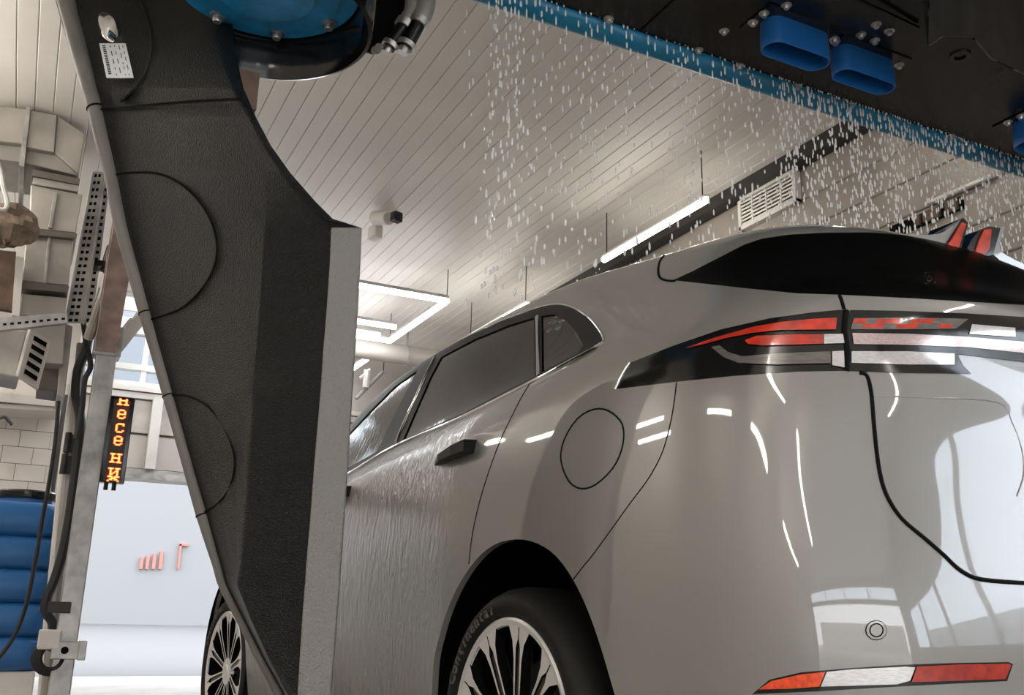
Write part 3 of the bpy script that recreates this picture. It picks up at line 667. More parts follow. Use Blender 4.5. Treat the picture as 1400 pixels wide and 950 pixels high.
for nm, labs, m_ in (('smoked_strip', ['bar_top'], SMOKE), ('clear_strip', ['bar_white'], CLEAR), ('clear_strip', ['bar_low'], CLEAR), *[('red_block', ['bar_red%d' % i], REDLENS) for i in range(len(reds))]):
    both(nm, labs, m_, tg, .004)
bla, blb = both('bumper_lamp', ['bl'], GLOSSBLACK, car)
for nm, lab, m_ in (('orange_reflector', 'bl_orange', ORANGE), ('clear_lens', 'bl_clear', CLEAR), ('red_reflector', 'bl_red', REDDARK)):
    export(nm, [lab], m_, bla, 'none', .003); export(nm, [lab], m_, blb, 'only', .003)
both('parking_sensor', ['sensor'], PAINT, bump_, .002)
def seam(name, pts, r, m, parent, lift=0.0, n=4, closed=False, mirror=True):
    P = [onbody(*p, lift) for p in spl(pts, n, closed)]; P = [p for p in P if p is not None]
    if len(P) < 2: return
    Q = [P[0]]
    for p in P[1:]:
        if np.linalg.norm(p-Q[-1]) > .002: Q.append(p)
    def build(Q_):
        o = bpy.data.objects.new(name, mesh_of(MB().tube(Q_, r, 6, closed=closed), name, m, True, 60)); col.objects.link(o); o.parent = parent; return o
    build(Q)
    if mirror: build([q*np.array([-1, 1, 1]) for q in Q])
seam('panel_gap', TGATE[1:13], .0042, SEAM, car)
seam('panel_gap', [(1148, 404), (1151, 412), (1154, 423)], .004, SEAM, car)
seam('panel_gap', [(1157, 425), (1154, 450), (1158, 478), (1157, 507)], .006, SEAM, car)
seam('panel_gap', QLINE, .0018, SEAM, car, -.0006)
seam('panel_gap', DOORLINE, .0022, SEAM, car, -.0004)
seam('panel_gap', FUEL[::3], .0022, SEAM, car, 0, 3, True)
seam('panel_gap', [(908, 350), (902, 358), (900, 370), (903, 380), (914, 384), (924, 384)], .0035, SEAM, car)
seam('crease', [(1193, 541), (1280, 544), (1364, 550), (1384, 578), (1397, 615), (1399, 650), (1390, 678)], .0022, PAINT, tg, -.001)
seam('sensor_ring', [(1197.5+9*math.cos(t*math.pi/4), 861.5+9*math.sin(t*math.pi/4)) for t in range(8)], .0012, SEAM, bump_, .002, 2, True)
seam('sensor_ring', SENSOR, .0012, SEAM, bump_, .001, 1, True)
seam('chrome_strip', [(404, 690), (473.5, 650), (541, 610), (635, 569.5), (739.5, 516), (807, 480), (827, 468)], .006, CHROME, car, .001, 4)
seam('chrome_strip', [(827, 468), (822, 455), (812, 441), (800, 430), (783, 420.5), (763, 416.5), (736, 421), (690, 437.5), (648.6, 456), (610, 473.5), (574.5, 493), (546, 513), (520.6, 535), (497, 559), (477, 582), (440, 627)], .004, CHROME, car, .001, 4)
seam('pillar_trim', [(735, 433), (736, 470), (737, 514)], .006, CHROME, car, .001, 4)
seam('pillar_trim', [(594, 489), (572, 536), (548, 590), (541, 608)], .006, CHROME, car, .001, 4)
seam('lamp_edge', [(841.5, 532), (851, 512), (861, 496)], .003, CHROME, car, .001, 3)
seam('emblem_frame', quadrect(1264, 374, 1277, 389), .0015, CHROME, rw, .002, 1, True, False)
seam('emblem_frame', [(1267, 383), (1270, 378), (1274, 382), (1270, 386)], .0012, CHROME, rw, .002, 2, True, False)
# door handles
def handle(sg, da):
    m = MB(); f_ = onbody(596, 634); r_ = onbody(650, 610)
    f_, r_ = f_+np.array([0, da, -.02 if da else 0]), r_+np.array([0, da, -.02 if da else 0])
    mid = [f_*(1-t)+r_*t for t in (0, .3, .7, 1)]
    outs = [.004, .030, .040, .036]; hh = [.006, .013, .017, .020]
    vs = []
    for p, o_, h_ in zip(mid, outs, hh):
        for dx, dz in ((.02, -h_), (-o_, -h_*.8), (-o_, h_*.8), (.02, h_)): vs.append(((p[0]+dx)*sg, p[1], p[2]+dz))
    fs = [(i*4+j, i*4+(j+1) % 4, i*4+4+(j+1) % 4, i*4+4+j) for i in range(3) for j in range(4)]+[(3, 2, 1, 0), (12, 13, 14, 15)]
    m.add(vs, fs); o = bpy.data.objects.new('door_handle', mesh_of(m, 'door_handle', SATIN)); col.objects.link(o); o.parent = car
for sg in (1, -1):
    for da in (0, 1.02): handle(sg, da)
# spoiler ends curling up at the centre, each with a red lamp
def onplane(x, y, a):
    d_ = ray_l(x, y); return camL+d_*((a-camL[1])/d_[1])
def slab(name, pts, a, depth, m, parent, drop=0.0):
    mb_ = MB(); P = [onplane(x_, y_, a) for x_, y_ in pts]; k_ = len(P)
    mb_.add(P+[q_+np.array([0, depth, drop]) for q_ in P], [tuple(range(k_)), tuple(range(2*k_-1, k_-1, -1))]+[(i, (i+1) % k_, k_+(i+1) % k_, k_+i) for i in range(k_)])
    o = bpy.data.objects.new(name, mesh_of(mb_, name, m)); col.objects.link(o); o.parent = parent; return o
fa = -.625
f1 = slab('spoiler_end', spl([(1215, 319.5), (1262, 321), (1285, 319), (1302, 309), (1318, 295.5)], 4)+spl([(1321, 301), (1309, 318), (1296, 332), (1262, 331), (1215, 328)], 3), fa, .20, PAINT, car, -.02)
h1 = slab('lamp_housing', [(1300, 325), (1317, 298), (1324, 304), (1313, 344), (1291, 338)], fa-.006, .10, GLOSSBLACK, f1)
slab('lamp_lens', [(1303, 325), (1315, 304), (1321, 306), (1311, 339), (1296, 335)], fa-.010, .02, REDLENS, f1)
f2 = slab('spoiler_end', spl([(1364, 312), (1374, 309.5), (1369, 325), (1367, 340), (1378, 350), (1402, 362)], 4)+[(1402, 372), (1372, 360), (1356, 346)], fa, .20, PAINT, car, -.02)
slab('lamp_housing', [(1327, 330), (1338, 315), (1352, 309), (1368, 312), (1358, 348), (1343, 352), (1322, 340)], fa-.006, .10, GLOSSBLACK, f2)
slab('lamp_lens', [(1339, 328), (1346, 314), (1356, 313), (1353, 340), (1346, 348), (1334, 344)], fa-.010, .02, REDLENS, f2)
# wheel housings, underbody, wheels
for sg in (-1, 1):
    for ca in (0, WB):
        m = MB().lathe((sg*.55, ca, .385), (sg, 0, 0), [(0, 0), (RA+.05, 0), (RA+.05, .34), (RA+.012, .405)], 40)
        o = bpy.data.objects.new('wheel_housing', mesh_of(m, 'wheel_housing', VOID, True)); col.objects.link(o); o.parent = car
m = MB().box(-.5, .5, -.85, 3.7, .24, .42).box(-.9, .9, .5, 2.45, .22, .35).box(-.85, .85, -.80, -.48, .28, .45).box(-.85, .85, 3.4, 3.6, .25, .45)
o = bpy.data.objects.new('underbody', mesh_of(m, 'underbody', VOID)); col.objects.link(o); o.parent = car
for ca in (0, WB):
    ring = [(-1, a_, z_) for a_, z_ in ARCH[ca] if z_ > .21]
    P = []
    for (_, ya_, za_) in ring:
        h = bvh.ray_cast(Vector((-2, ya_*1.0 if True else 0, za_)), Vector((1, 0, 0)))
        if h[0] is not None: P.append(np.array(h[0]))
    for sg in (1, -1):
        vs = [p*np.array([sg, 1, 1]) for p in P]+[(p+np.array([.018, 0, 0]))*np.array([sg, 1, 1]) for p in P]; k_ = len(P)
        lipm = MB().add(vs, [(i, i+1, k_+i+1, k_+i) for i in range(k_-1)])
        o = bpy.data.objects.new('arch_lip', mesh_of(lipm, 'arch_lip', PAINT, True, 60)); col.objects.link(o); o.parent = car
# wheel, built about its own centre with the outer face towards -x
tyre = mesh_of(MB().lathe((0, 0, 0), (1, 0, 0), [(.282, .012), (.290, .003), (.305, -.004), (.322, -.006), (.335, .002), (.345, .015), (.354, .034), (.358, .06), (.358, .19), (.340, .245), (.30, .255), (.282, .24)], 96), 'wheel', RUBBER, True, 40)
rimm = mesh_of(MB().lathe((0, 0, 0), (1, 0, 0), [(.284, .02), (.285, .006), (.279, .002), (.267, .006), (.264, .012)], 96).lathe((0, 0, 0), (1, 0, 0), [(0, .015), (.030, .015), (.034, .02), (.062, .022), (.068, .04)], 40), 'rim', SILVER, True, 40)
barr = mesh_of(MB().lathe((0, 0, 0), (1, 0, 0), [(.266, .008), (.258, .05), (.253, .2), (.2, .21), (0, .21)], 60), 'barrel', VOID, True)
disc = mesh_of(MB().lathe((0, 0, 0), (1, 0, 0), [(.19, .12), (.19, .13), (.08, .13), (.08, .10), (0, .10)], 48).lathe((0, 0, 0), (1, 0, 0), [(.19, .12), (.08, .12)], 48), 'brake_disc', DARKM, True)
def blade(sg):
    # y = tangential, z = radial; split spoke flaring into the rim
    pts = [(.007, .055), (.014, .055), (.0155, .12), (.019, .19), (.028, .23), (.050, .262), (.038, .270), (.002, .272), (.002, .240), (.0105, .218), (.009, .12)]
    p = [(.006+.016*((.272-z)/.2)**1.3 if z < .272 else .006, y*sg, z) for y, z in pts]
    m_ = MB(); n = len(p); q = [(x+.03, y*.8, z) for x, y, z in p]
    m_.add(p+q, [tuple(range(n))]); m_.f += [tuple(range(2*n-1, n-1, -1))]+[(i, (i+1) % n, n+(i+1) % n, n+i) for i in range(n)]; m_.m += [1]*(n+1); return m_
sp = blade(1); b2 = blade(-1); k0 = len(sp.v); sp.v += b2.v; sp.f += [tuple(i+k0 for i in f) for f in b2.f]; sp.m += b2.m
spoke = mesh_of(sp, 'spoke', [SILVER, GLOSSBLACK])
fillm = mesh_of(MB().prism([(.026, -.009, .06), (.026, .009, .06), (.016, .010, .213), (.016, .0, .232), (.016, -.010, .213)], (.03, 0, 0)), 'spoke_insert', GUN)
def letters(txt, r0, h, start, step):
    vs, fs = [], []; ang = start
    for ch in txt:
        cu = bpy.data.curves.new('glyph', 'FONT'); cu.body = ch; cu.size = h*1.45; cu.extrude = .0012; cu.align_x = 'CENTER'; cu.resolution_u = 2
        ob = bpy.data.objects.new('glyph', cu); me = bpy.data.meshes.new_from_object(ob); o_ = len(vs)
        for v in me.vertices:
            t = ang+v.co.x*1.15/(r0+.02); r_ = r0+v.co.y
            # clockwise on the left face (towards +y = front, seen from -x front is left)
            vs.append((-.0065+(-.0012 if v.co.z > 0 else .004)+max(0, (r_-.318))*.35, -r_*math.sin(t), r_*math.cos(t)))
        fs += [tuple(i+o_ for i in p.vertices) for p in me.polygons]
        bpy.data.objects.remove(ob); bpy.data.curves.remove(cu); bpy.data.meshes.remove(me)
        ang += step
    me = bpy.data.meshes.new('lettering'); me.from_pydata(vs, [], fs); me.materials.append(LETTER); return me
lett = letters('Continental', .2985, .029, math.radians(-66), math.radians(5.2))
def wheel(xw, ca, rz, steer=0, spin=0):
    wv = inst(tyre, 'wheel', (xw, ca, .358), car, (0, 0, rz+steer))
    inst(rimm, 'rim', (0, 0, 0), wv); inst(barr, 'barrel', (0, 0, 0), wv); inst(disc, 'brake_disc', (0, 0, 0), wv)
    for i in range(10):
        a = spin+i*math.pi/5
        inst(spoke, 'spoke', (0, 0, 0), wv, (a, 0, 0)); inst(fillm, 'spoke_insert', (0, 0, 0), wv, (a, 0, 0))
    inst(lett, 'lettering', (0, 0, 0), wv)
    return wv
wheel(-.965, .022, 0, 0, math.radians(10)); wheel(-.955, WB, 0, math.radians(4), math.radians(3))
wheel(.965, .022, math.pi); wheel(.955, WB, math.pi, math.radians(4))

# ------------------------------------------------------------------ wash machine: overhead boom, rotating arm
ZB = 2.70
eY = (at(620, 0, Z=ZB)[1]+at(1400, 245, Z=ZB)[1])/2
boom = root('overhead_boom', (2.0, 1.9, ZB), 'black overhead wash boom with a blue spray pipe along its edge', 'wash boom')
obj('casing', MB().box(-1.2, 4.0, .95, eY-.03, ZB+.045, ZB+.36), WETBLACK, boom, bevel=.015)
obj('spray_pipe', MB().tube([(-1.2, eY-.035, ZB+.05), (4.0, eY-.035, ZB+.05)], .05, 24), BLUEPIPE, boom, smooth=True)
UZ = ZB+.045
for xx in (1.15, 2.62):
    obj('underside_plate', MB().box(xx-1.0 if xx < 2 else 1.78, 1.76 if xx < 2 else 3.95, 1.0, eY-.10, UZ-.006, UZ), WETBLACK, boom)
bolt = mesh_of(MB().lathe((0, 0, 0), (0, 0, -1), [(0, .016), (.009, .016), (.011, .012), (.011, .004), (.019, .003), (.019, 0)], 10), 'bolt', BOLT, True, 30)
def rel(o, p): return np.array(p)-np.array(o['_off'])
for p in ((1075, 7), (1198, 33), (1177, 47), (1216, 42), (1196, 55), (1011, 90), (1090, 118), (1164, 143), (832, 25), (955, 68), (1060, 74), (1240, 170), (1300, 186), (1320, 195), (990, 42), (905, 60)):
    inst(bolt, 'bolt', rel(boom, at(*p, Z=UZ-.006)), boom)
def nozzle(xa, xb, ya, yb, z0, z1, name='air_nozzle'):
    def ring(sx, sy, z, dy=0):
        R = (yb-ya)/2*sy; cx0, cx1 = xa+(yb-ya)/2, xb-(yb-ya)/2; cy = (ya+yb)/2+dy; out = []
        for k_ in range(13): t = math.pi/2+math.pi*k_/12; out.append((cx0+R*math.cos(t), cy+R*math.sin(t), z))
        for k_ in range(13): t = -math.pi/2+math.pi*k_/12; out.append((cx1+R*math.cos(t), cy+R*math.sin(t), z))
        return out
    rings = [ring(1, .90, z1), ring(1, 1, (z0+z1)/2), ring(1, 1, z0+.006), ring(1, .97, z0), ring(1, .88, z0), ring(1, .86, z0+.01), ring(1, .80, z1-.004)]
    n = len(rings[0]); m = MB(); vs = [p for r_ in rings for p in r_]
    fs = [(i*n+j, i*n+(j+1) % n, (i+1)*n+(j+1) % n, (i+1)*n+j) for i in range(len(rings)-1) for j in range(n)]+[tuple(range((len(rings)-1)*n, len(rings)*n))]
    m.add(vs, fs); o = obj(name, m, BLUENOZ, boom, smooth=True); return o
zn = ZB-.075
def nz(pl, pr, pn, pf):
    a, b = at(*pl, Z=zn), at(*pr, Z=zn); c, d_ = at(*pn, Z=zn), at(*pf, Z=zn)
    return a[0], b[0], c[1], d_[1]
for q in (((1040, 66), (1139, 86), (1072, 57), (1112, 100)), ((1139, 101), (1232, 118), (1168, 95), (1205, 133)), ((1394, 196), (1487, 216), (1423, 190), (1460, 232))):
    xa_, xb_, ya_, yb_ = nz(*q); n_ = nozzle(xa_, xb_, ya_, yb_, zn, UZ)
    obj('nozzle_flange', MB().box(xa_-.035, xb_+.035, ya_-.03, yb_+.03, UZ-.012, UZ-.006), GLOSSBLACK, boom)
    for sx in (xa_-.02, xb_+.02):
        for sy in ((ya_+yb_)/2-.03, (ya_+yb_)/2+.03): inst(bolt, 'bolt', rel(boom, (sx, sy, UZ-.012)), boom)
# black swivel bracket under the boom
a_ = at(1300, 75, Z=ZB-.10); b_ = at(1420, 120, Z=ZB-.10); c_ = at(1330, 0, Z=ZB-.05)
obj('swivel_arm', MB().prism([at(1268, 68, Z=ZB-.12), at(1290, 52, Z=ZB-.12), at(1328, 54, Z=ZB-.12), at(1352, 82, Z=ZB-.12), at(1450, 128, Z=ZB-.12), at(1470, 60, Z=ZB-.12), at(1400, -40, Z=ZB-.12), at(1270, -40, Z=ZB-.12)], (0, 0, .15)), GLOSSBLACK, boom, bevel=.012)
r_ = obj('swivel_ring', MB().lathe(at(1312, 74, Z=ZB-.125), (0, 0, -1), [(.018, 0), (.02, .012), (.034, .012), (.036, 0)], 24), GLOSSBLACK, boom, smooth=True)
obj('buckle', MB().obox(at(1372, 100, Z=ZB-.125), (.035, .006, 0), (-.004, .016, 0), (0, 0, .01)), DARKM, boom, bevel=.004)
obj('hose', MB().tube(spl([at(1160, -6, Z=UZ-.03), at(1200, 12, Z=UZ-.03), at(1255, 38, Z=UZ-.02)], 5), .008, 6), GLOSSBLACK, boom, smooth=True)

# carriage box and water pipes beside the hub
bG = 2.75
def Gp(x, y, g_): return at(x, y, G=g_)
car_ = root('pipe_carriage', Gp(515, 60, bG), 'black carriage box with grey pipe elbows beside the blue hub', 'carriage')
top_ = ZB+.03
pts = [Gp(440, 48, bG), Gp(519, 75, bG), Gp(556, 8, bG), Gp(552, -40, bG), Gp(430, -60, bG)]
obj('box', MB().prism(pts, np.array([.0, .06, .03])), VOID, car_, bevel=.01)
for path, r_ in (([(566, -90), (566, -20), (562, 18), (552, 34)], .026), ([(584, -90), (583, -10), (580, 14), (572, 30)], .032)):
    obj('pipe', MB().tube(spl([Gp(*p, bG-.06) for p in path], 5), r_, 12), GLOSSPIPE, car_, smooth=True)
for p0_, p1_, r_ in (((553, 33), (531, 66), .022), ((572, 30), (553, 66), .026)):
    q = obj('fitting', MB().tube([Gp(*p0_, bG-.06), Gp(*p1_, bG-.06)], r_, 12), GLOSSBLACK, car_, smooth=True)
    d_ = Gp(*p1_, bG-.06); d0 = Gp(*p0_, bG-.06); dd = (d_-d0)/np.linalg.norm(d_-d0)
    obj('collar', MB().tube([d0-dd*.012, d0+dd*.012], r_+.008, 12), BOLT, q, smooth=True)
    obj('end_nut', MB().tube([d_-dd*.02, d_-dd*.004, d_-dd*.003, d_+dd*.018], [r_+.006, r_+.006, r_*.7, r_*.7], 12), BOLT, q, smooth=True)
for p in ((513, 69), (518, 65)): obj('bolt_head', MB().lathe(Gp(*p, bG-.003), (-HEAD[0], -HEAD[1], -.2), [(0, .008), (.012, .008), (.014, 0)], 10), BOLT, car_)

# rotating arm -------------------------------------------------------
ROWS = [(-170, 25, 55, 230, 300, 330), (0, 75, 105, 245, 292, 318), (60, 92, 120, 258, 297, 319), (120, 110, 135, 295, 317, 333), (160, 121, 146, 322, 341, 350), (200, 131, 155, 346, 363, 371), (235, 141, 163, 362, 386, 396), (275, 148, 171, 364, 416, 431), (299, 153, 176, 363, 441, 455), (311, 156, 178, 362, 452, 493), (360, 170, 191, 359, 450, 491), (420, 187, 207, 355, 446, 488), (480, 205, 223, 350, 441, 484), (540, 222, 240, 345, 437, 480), (620, 245, 262, 339, 430, 475), (700, 267, 285, 334, 424, 470), (770, 290, 304, 328, 418, 465), (800, 299, 312, 324, 416, 463), (850, 325, 337, 344, 412, 459), (900, 350, 362, 367, 409, 455), (950, 376, 390, 393, 406, 451), (1020, 402, 404, 406, 408, 447)]
GA, GA2, GB1, GB2, GC, GD, GE, GK = 2.61, 2.56, 2.455, 2.378, 2.33, 2.30, 2.325, 2.68
foot = at(430, 1020, G=2.4)
arm = root('wash_arm', (foot[0], foot[1], 0), 'tall black plastic wash arm hanging from a blue round hub', 'wash arm')
def dG(y): return float(np.interp(y, [-170, 0, 60, 135], [.62, .46, .22, 0.]))
loops = []
for (y, a, a2, c, d, e) in ROWS:
    w_ = c-a2; o_ = dG(y)
    loops.append([at(a, y, G=GA+o_*.4), at(a2, y, G=GA2+o_*.5), at(a2+w_*.40, y, G=GB1+o_*.8), at(a2+w_*.78, y, G=GB2+o_), at(c, y, G=GC+o_), at(d, y, G=GD+o_), at(e, y, G=GE+o_), at(e-4, y, G=GK-.05+o_), at((a+e)/2, y, G=GK+o_), at(a+3, y, G=GA+.05+o_*.4)])
n = 10; m = MB(); vs = [p for l_ in loops for p in l_]
fs = [(i*n+j, i*n+(j+1) % n, (i+1)*n+(j+1) % n, (i+1)*n+j) for i in range(len(loops)-1) for j in range(n)]+[tuple(range(n)), tuple(range((len(loops)-1)*n, len(loops)*n))]
m.add(vs, fs)
obj('shell', m, BLACKPL, arm, smooth=True, sharp=16, bevel=.006)
fl = MB(); i0_ = 8; sec = []
for (y, a, a2, c, d, e) in ROWS[9:]:
    sec.append([at(d+.5, y, G=GD-.004), at(e+1, y, G=GE-.004), at(e+2, y, G=GE+.03), at(d+2, y, G=GD+.02)])
k_ = len(sec); fl.add([p_ for s_ in sec for p_ in s_], [(i*4+j, i*4+(j+1) % 4, i*4+4+(j+1) % 4, i*4+4+j) for i in range(k_-1) for j in range(4)]+[(0, 1, 2, 3), tuple(range(4*k_-1, 4*k_-5, -1))])
obj('front_flange', fl, GREYPL, arm, bevel=.004)  # lighter grey layer over the arm's right front face
def rowx(y, k_):
    for r0, r1 in zip(ROWS[:-1], ROWS[1:]):
        if r0[0] <= y <= r1[0]: t = (y-r0[0])/(r1[0]-r0[0]); return r0[k_]*(1-t)+r1[k_]*t
    return ROWS[0][k_] if y < ROWS[0][0] else ROWS[-1][k_]
def armpt(x, y, lift=.003):
    a, a2, c, d, e = [rowx(y, k_) for k_ in range(1, 6)]; w_ = c-a2
    xs_ = [a, a2, a2+w_*.40, a2+w_*.78, c, d, e]; gs = [GA, GA2, GB1, GB2, GC, GD, GE]
    o_ = dG(y); gs = [g_+o_*k_ for g_, k_ in zip(gs, (.4, .5, .8, 1, 1, 1, 1))]
    return at(x, y, G=float(np.interp(x, xs_, gs))-lift)
edge = [at((r_[1]+r_[2])/2, r_[0], G=(GA+GA2)/2-.004+dG(r_[0])*.45) for r_ in ROWS[:-1]]
rad = [max(.5*(r_[2]-r_[1])*2.5/F*1.02, .012) for r_ in ROWS[:-1]]
obj('edge_trim', MB().tube(spl(edge, 3), list(np.interp(np.arange(len(spl(edge, 3)))/3, np.arange(len(rad)), rad)), 14), EDGEPL, arm, smooth=True)
for pth in (spl([(150, 240), (180, 236), (215, 237), (245, 250), (272, 275), (290, 305), (297, 338), (291, 370), (272, 400), (245, 423), (205, 437)], 4),
            spl([(226, 541), (255, 541), (285, 556), (307, 585), (319, 615), (321, 640), (315, 665), (303, 683), (288, 695), (270, 704)], 4),
            spl([(130, 150), (170, 147), (230, 141), (290, 137), (332, 135)], 4)):
    P = [armpt(*p, .001) for p in pth]
    obj('cover_seam', MB().tube(P, .0035, 6), SEAM, arm, smooth=True)
    obj('seam_lip', MB().tube([p+np.array([.004, -.003, -.004]) for p in P], .0022, 6), BLACKPL, arm, smooth=True)
for y in (148, 428, 541, 704):
    xa_, xb_ = rowx(y, 1), rowx(y, 2); c = at((xa_+xb_)/2, y, G=(GA+GA2)/2-.004); up_ = at((rowx(y-20, 1)+rowx(y-20, 2))/2, y-20, G=(GA+GA2)/2-.004)-c; up_ = up_/np.linalg.norm(up_)
    obj('edge_joint', MB().tube([c-up_*.002, c+up_*.002], (xb_-xa_)/2*2.5/F*1.02+.0015, 14), SEAM, arm)
# recessed round cover at the top with cap and sticker
obj('round_cover', MB().tube(spl([armpt(*p, .0) for p in ((150, -40), (185, -10), (203, 30), (208, 65), (202, 95), (188, 118), (165, 138))], 4), .006, 6), BLACKPL, arm, smooth=True)
cc_ = armpt(148, 37, .03); ux = at(162, 39, G=cc_ @ HEAD)-cc_; uy = at(144, 17, G=cc_ @ HEAD+.03)-cc_
capn = np.cross(ux, uy); capn = capn/np.linalg.norm(capn); capn = capn if capn @ (CC-cc_) > 0 else -capn
rr = [cc_+ux*math.cos(t)+uy*math.sin(t) for t in np.linspace(0, 2*math.pi, 24, endpoint=False)]
capm = MB(); k_ = 24; capm.add(rr+[cc_+(p-cc_)*.85+capn*.01 for p in rr]+[cc_+capn*.012], [(i, (i+1) % k_, k_+(i+1) % k_, k_+i) for i in range(k_)]+[(k_+i, k_+(i+1) % k_, 2*k_) for i in range(k_)])
obj('metal_cap', capm, CHROME, arm, smooth=True, sharp=60)
g0_ = float(armpt(150, 84, .035) @ HEAD); sq = [at(*p, G=g0_+dg_) for p, dg_ in (((136, 60), .05), ((172, 60), .03), ((183, 107), -.06), ((146, 107), -.04))]
nn = np.cross(sq[1]-sq[0], sq[3]-sq[0]); nn = nn/np.linalg.norm(nn); nn = nn if nn @ (CC-sq[0]) > 0 else -nn
st = obj('sticker', MB().prism(sq, nn*.002), STICK, arm)
ink = MB()
def sp_(u_, v_): return sq[0]*(1-u_)*(1-v_)+sq[1]*u_*(1-v_)+sq[2]*u_*v_+sq[3]*(1-u_)*v_+nn*.0026
random.seed(3)
for u0, wd, seg in ((.10, .12, [(.08, .93)]), (.38, .035, None), (.55, .03, None), (.72, .03, None), (.86, .03, None)):
    vv = .06
    while vv < .92:
        L = random.uniform(.03, .05) if seg else random.uniform(.05, .16)
        a, b, c, d = sp_(u0, vv), sp_(u0+wd, vv), sp_(u0+wd, min(vv+L, .94)), sp_(u0, min(vv+L, .94)); ink.add([a, b, c, d], [(0, 1, 2, 3)])
        vv += L+(.018 if seg else random.uniform(.05, .14))
obj('sticker_print', ink, INK, st)
# blue hub
ZH = 2.42
hc = at(362, -24, Z=ZH); rH = np.linalg.norm(at(489, -10, Z=ZH)-at(235, -10, Z=ZH))/2
obj('hub_disc', MB().lathe(hc, (0, 0, -1), [(rH, -.05), (rH, 0), (rH-.006, .006), (rH*.80, .006), (rH*.79, .014), (rH*.55, .014), (rH*.53, .03), (0, .03)], 64), BLUEP, arm, smooth=True, sharp=30)
ang0 = math.atan2(*(at(377, 33, Z=ZH)-hc)[1::-1])
hb = mesh_of(MB().lathe((0, 0, 0), (0, 0, -1), [(0, .026), (.012, .026), (.014, .022), (.014, .008), (.024, .006), (.025, 0)], 12), 'hub_bolt', BOLT, True, 30)
for i in range(8):
    a = ang0+i*math.pi/4; inst(hb, 'hub_bolt', rel(arm, hc+np.array([.86*rH*math.cos(a), .86*rH*math.sin(a), -.006])), arm)
# collar hanging below the hub, open towards the arm
lat_ = MB(); A0, A1 = None, None
def hubang(x, y): p = at(x, y, Z=ZH)-hc; return math.atan2(p[1], p[0])
a1 = hubang(322, 50)+math.radians(16); a0 = a1-math.radians(186)
prof = [(rH+.004, .03), (rH+.004, -.02), (rH+.012, -.04), (rH+.014, -.085), (rH+.030, -.135), (rH+.042, -.13), (rH+.046, -.08), (rH+.05, .03)]
cv = []; N_ = 60
for j in range(N_+1):
    t = a0+(a1-a0)*j/N_
    for (r_, z_) in prof: cv.append((hc[0]+r_*math.cos(t), hc[1]+r_*math.sin(t), ZH+z_))
k_ = len(prof)
cf = [(j*k_+i, j*k_+(i+1) % k_, (j+1)*k_+(i+1) % k_, (j+1)*k_+i) for j in range(N_) for i in range(k_)]+[tuple(range(k_)), tuple(range(N_*k_, (N_+1)*k_))]
obj('hub_collar', MB().add(cv, cf), GLOSSBLACK, arm, smooth=True, sharp=40)
obj('hub_housing', MB().lathe(hc, (0, 0, 1), [(rH*.95, .0), (rH*.95, ZB+.03-ZH), (0, ZB+.03-ZH)], 48), GLOSSBLACK, arm, smooth=True)
q0 = at(336, 128, G=2.56)
obj('neck_plate', MB().obox(q0, (.03, 0, 0), (0, .03, 0), (0, 0, .06)), RUST, arm)

# ------------------------------------------------------------------ left side of the bay
def thing1(name, mb, m, label, cat, group=None, smooth=False, bevel=0):
    o = place(obj(name, mb, m, None, smooth, bevel)); return tag(o, label, cat, group)
YP = 6.0
pb, pt_ = at(88, 920, Y=YP), at(141, 490, Y=YP); pxm = (pb[0]+pt_[0])/2
post = root('steel_post', (pxm, YP, 0), 'galvanised square steel post left of the bright gate', 'post')
hw = .055
obj('column', MB().box(pxm-hw, pxm+hw, YP-hw, YP+hw, 0, at(140, 484, Y=YP)[2]), GALV, post, bevel=.006)
zc_ = at(140, 484, Y=YP)[2]
obj('cap_plate', MB().box(pxm-.075, pxm+.075, YP-.07, YP+.07, zc_-.02, zc_+.16), GALV, post, bevel=.004)
for sx in (-.045, .045):
    for sz in (.02, .11): obj('bolt', MB().lathe((pxm+sx, YP-.072, zc_+sz), (0, -1, 0), [(0, .012), (.014, .012), (.016, 0)], 8), BOLT, post)
zq = at(95, 888, Y=YP)[2]
obj('lower_bracket', MB().box(pxm-.07, pxm+.085, YP-.10, YP-hw, zq-.045, zq+.045).box(pxm+.06, pxm+.10, YP-.13, YP-.05, zq-.05, zq+.05), GALV, post, bevel=.004)
obj('bracket_hole', MB().lathe((pxm-.005, YP-.101, zq), (0, -1, 0), [(0, .001), (.02, .001), (.02, 0)], 12), VOID, post)
# faded red beam rising behind the wash arm and its brace
q0, q1 = at(143, 478, Y=YP), at(172, 300, Y=YP-.9)
bm_ = root('red_beam', q0, 'faded red steel beam rising from the top of the post', 'beam')
ax = q1-q0; L = np.linalg.norm(ax); d = ax/L; sd = np.cross(d, (0, 1, 0)); sd = sd/np.linalg.norm(sd); up = np.cross(sd, d)
obj('flange', MB().obox((q0+q1)/2+up*.05, ax/2, sd*.06, up*.01).obox((q0+q1)/2-up*.05, ax/2, sd*.06, up*.01), PINKPAINT, bm_, bevel=.003)
obj('web', MB().obox((q0+q1)/2, ax/2, sd*.012, up*.05), PINKPAINT, bm_)
q0, q1 = at(150, 487, Y=YP), at(200, 425, Y=YP)
thing1('diagonal_brace', MB().tube([q0, q1], .045, 4).tube([at(152, 470, Y=YP), at(180, 436, Y=YP)], .012, 6), WHITEP, 'white diagonal brace between the post and the wash arm', 'brace')
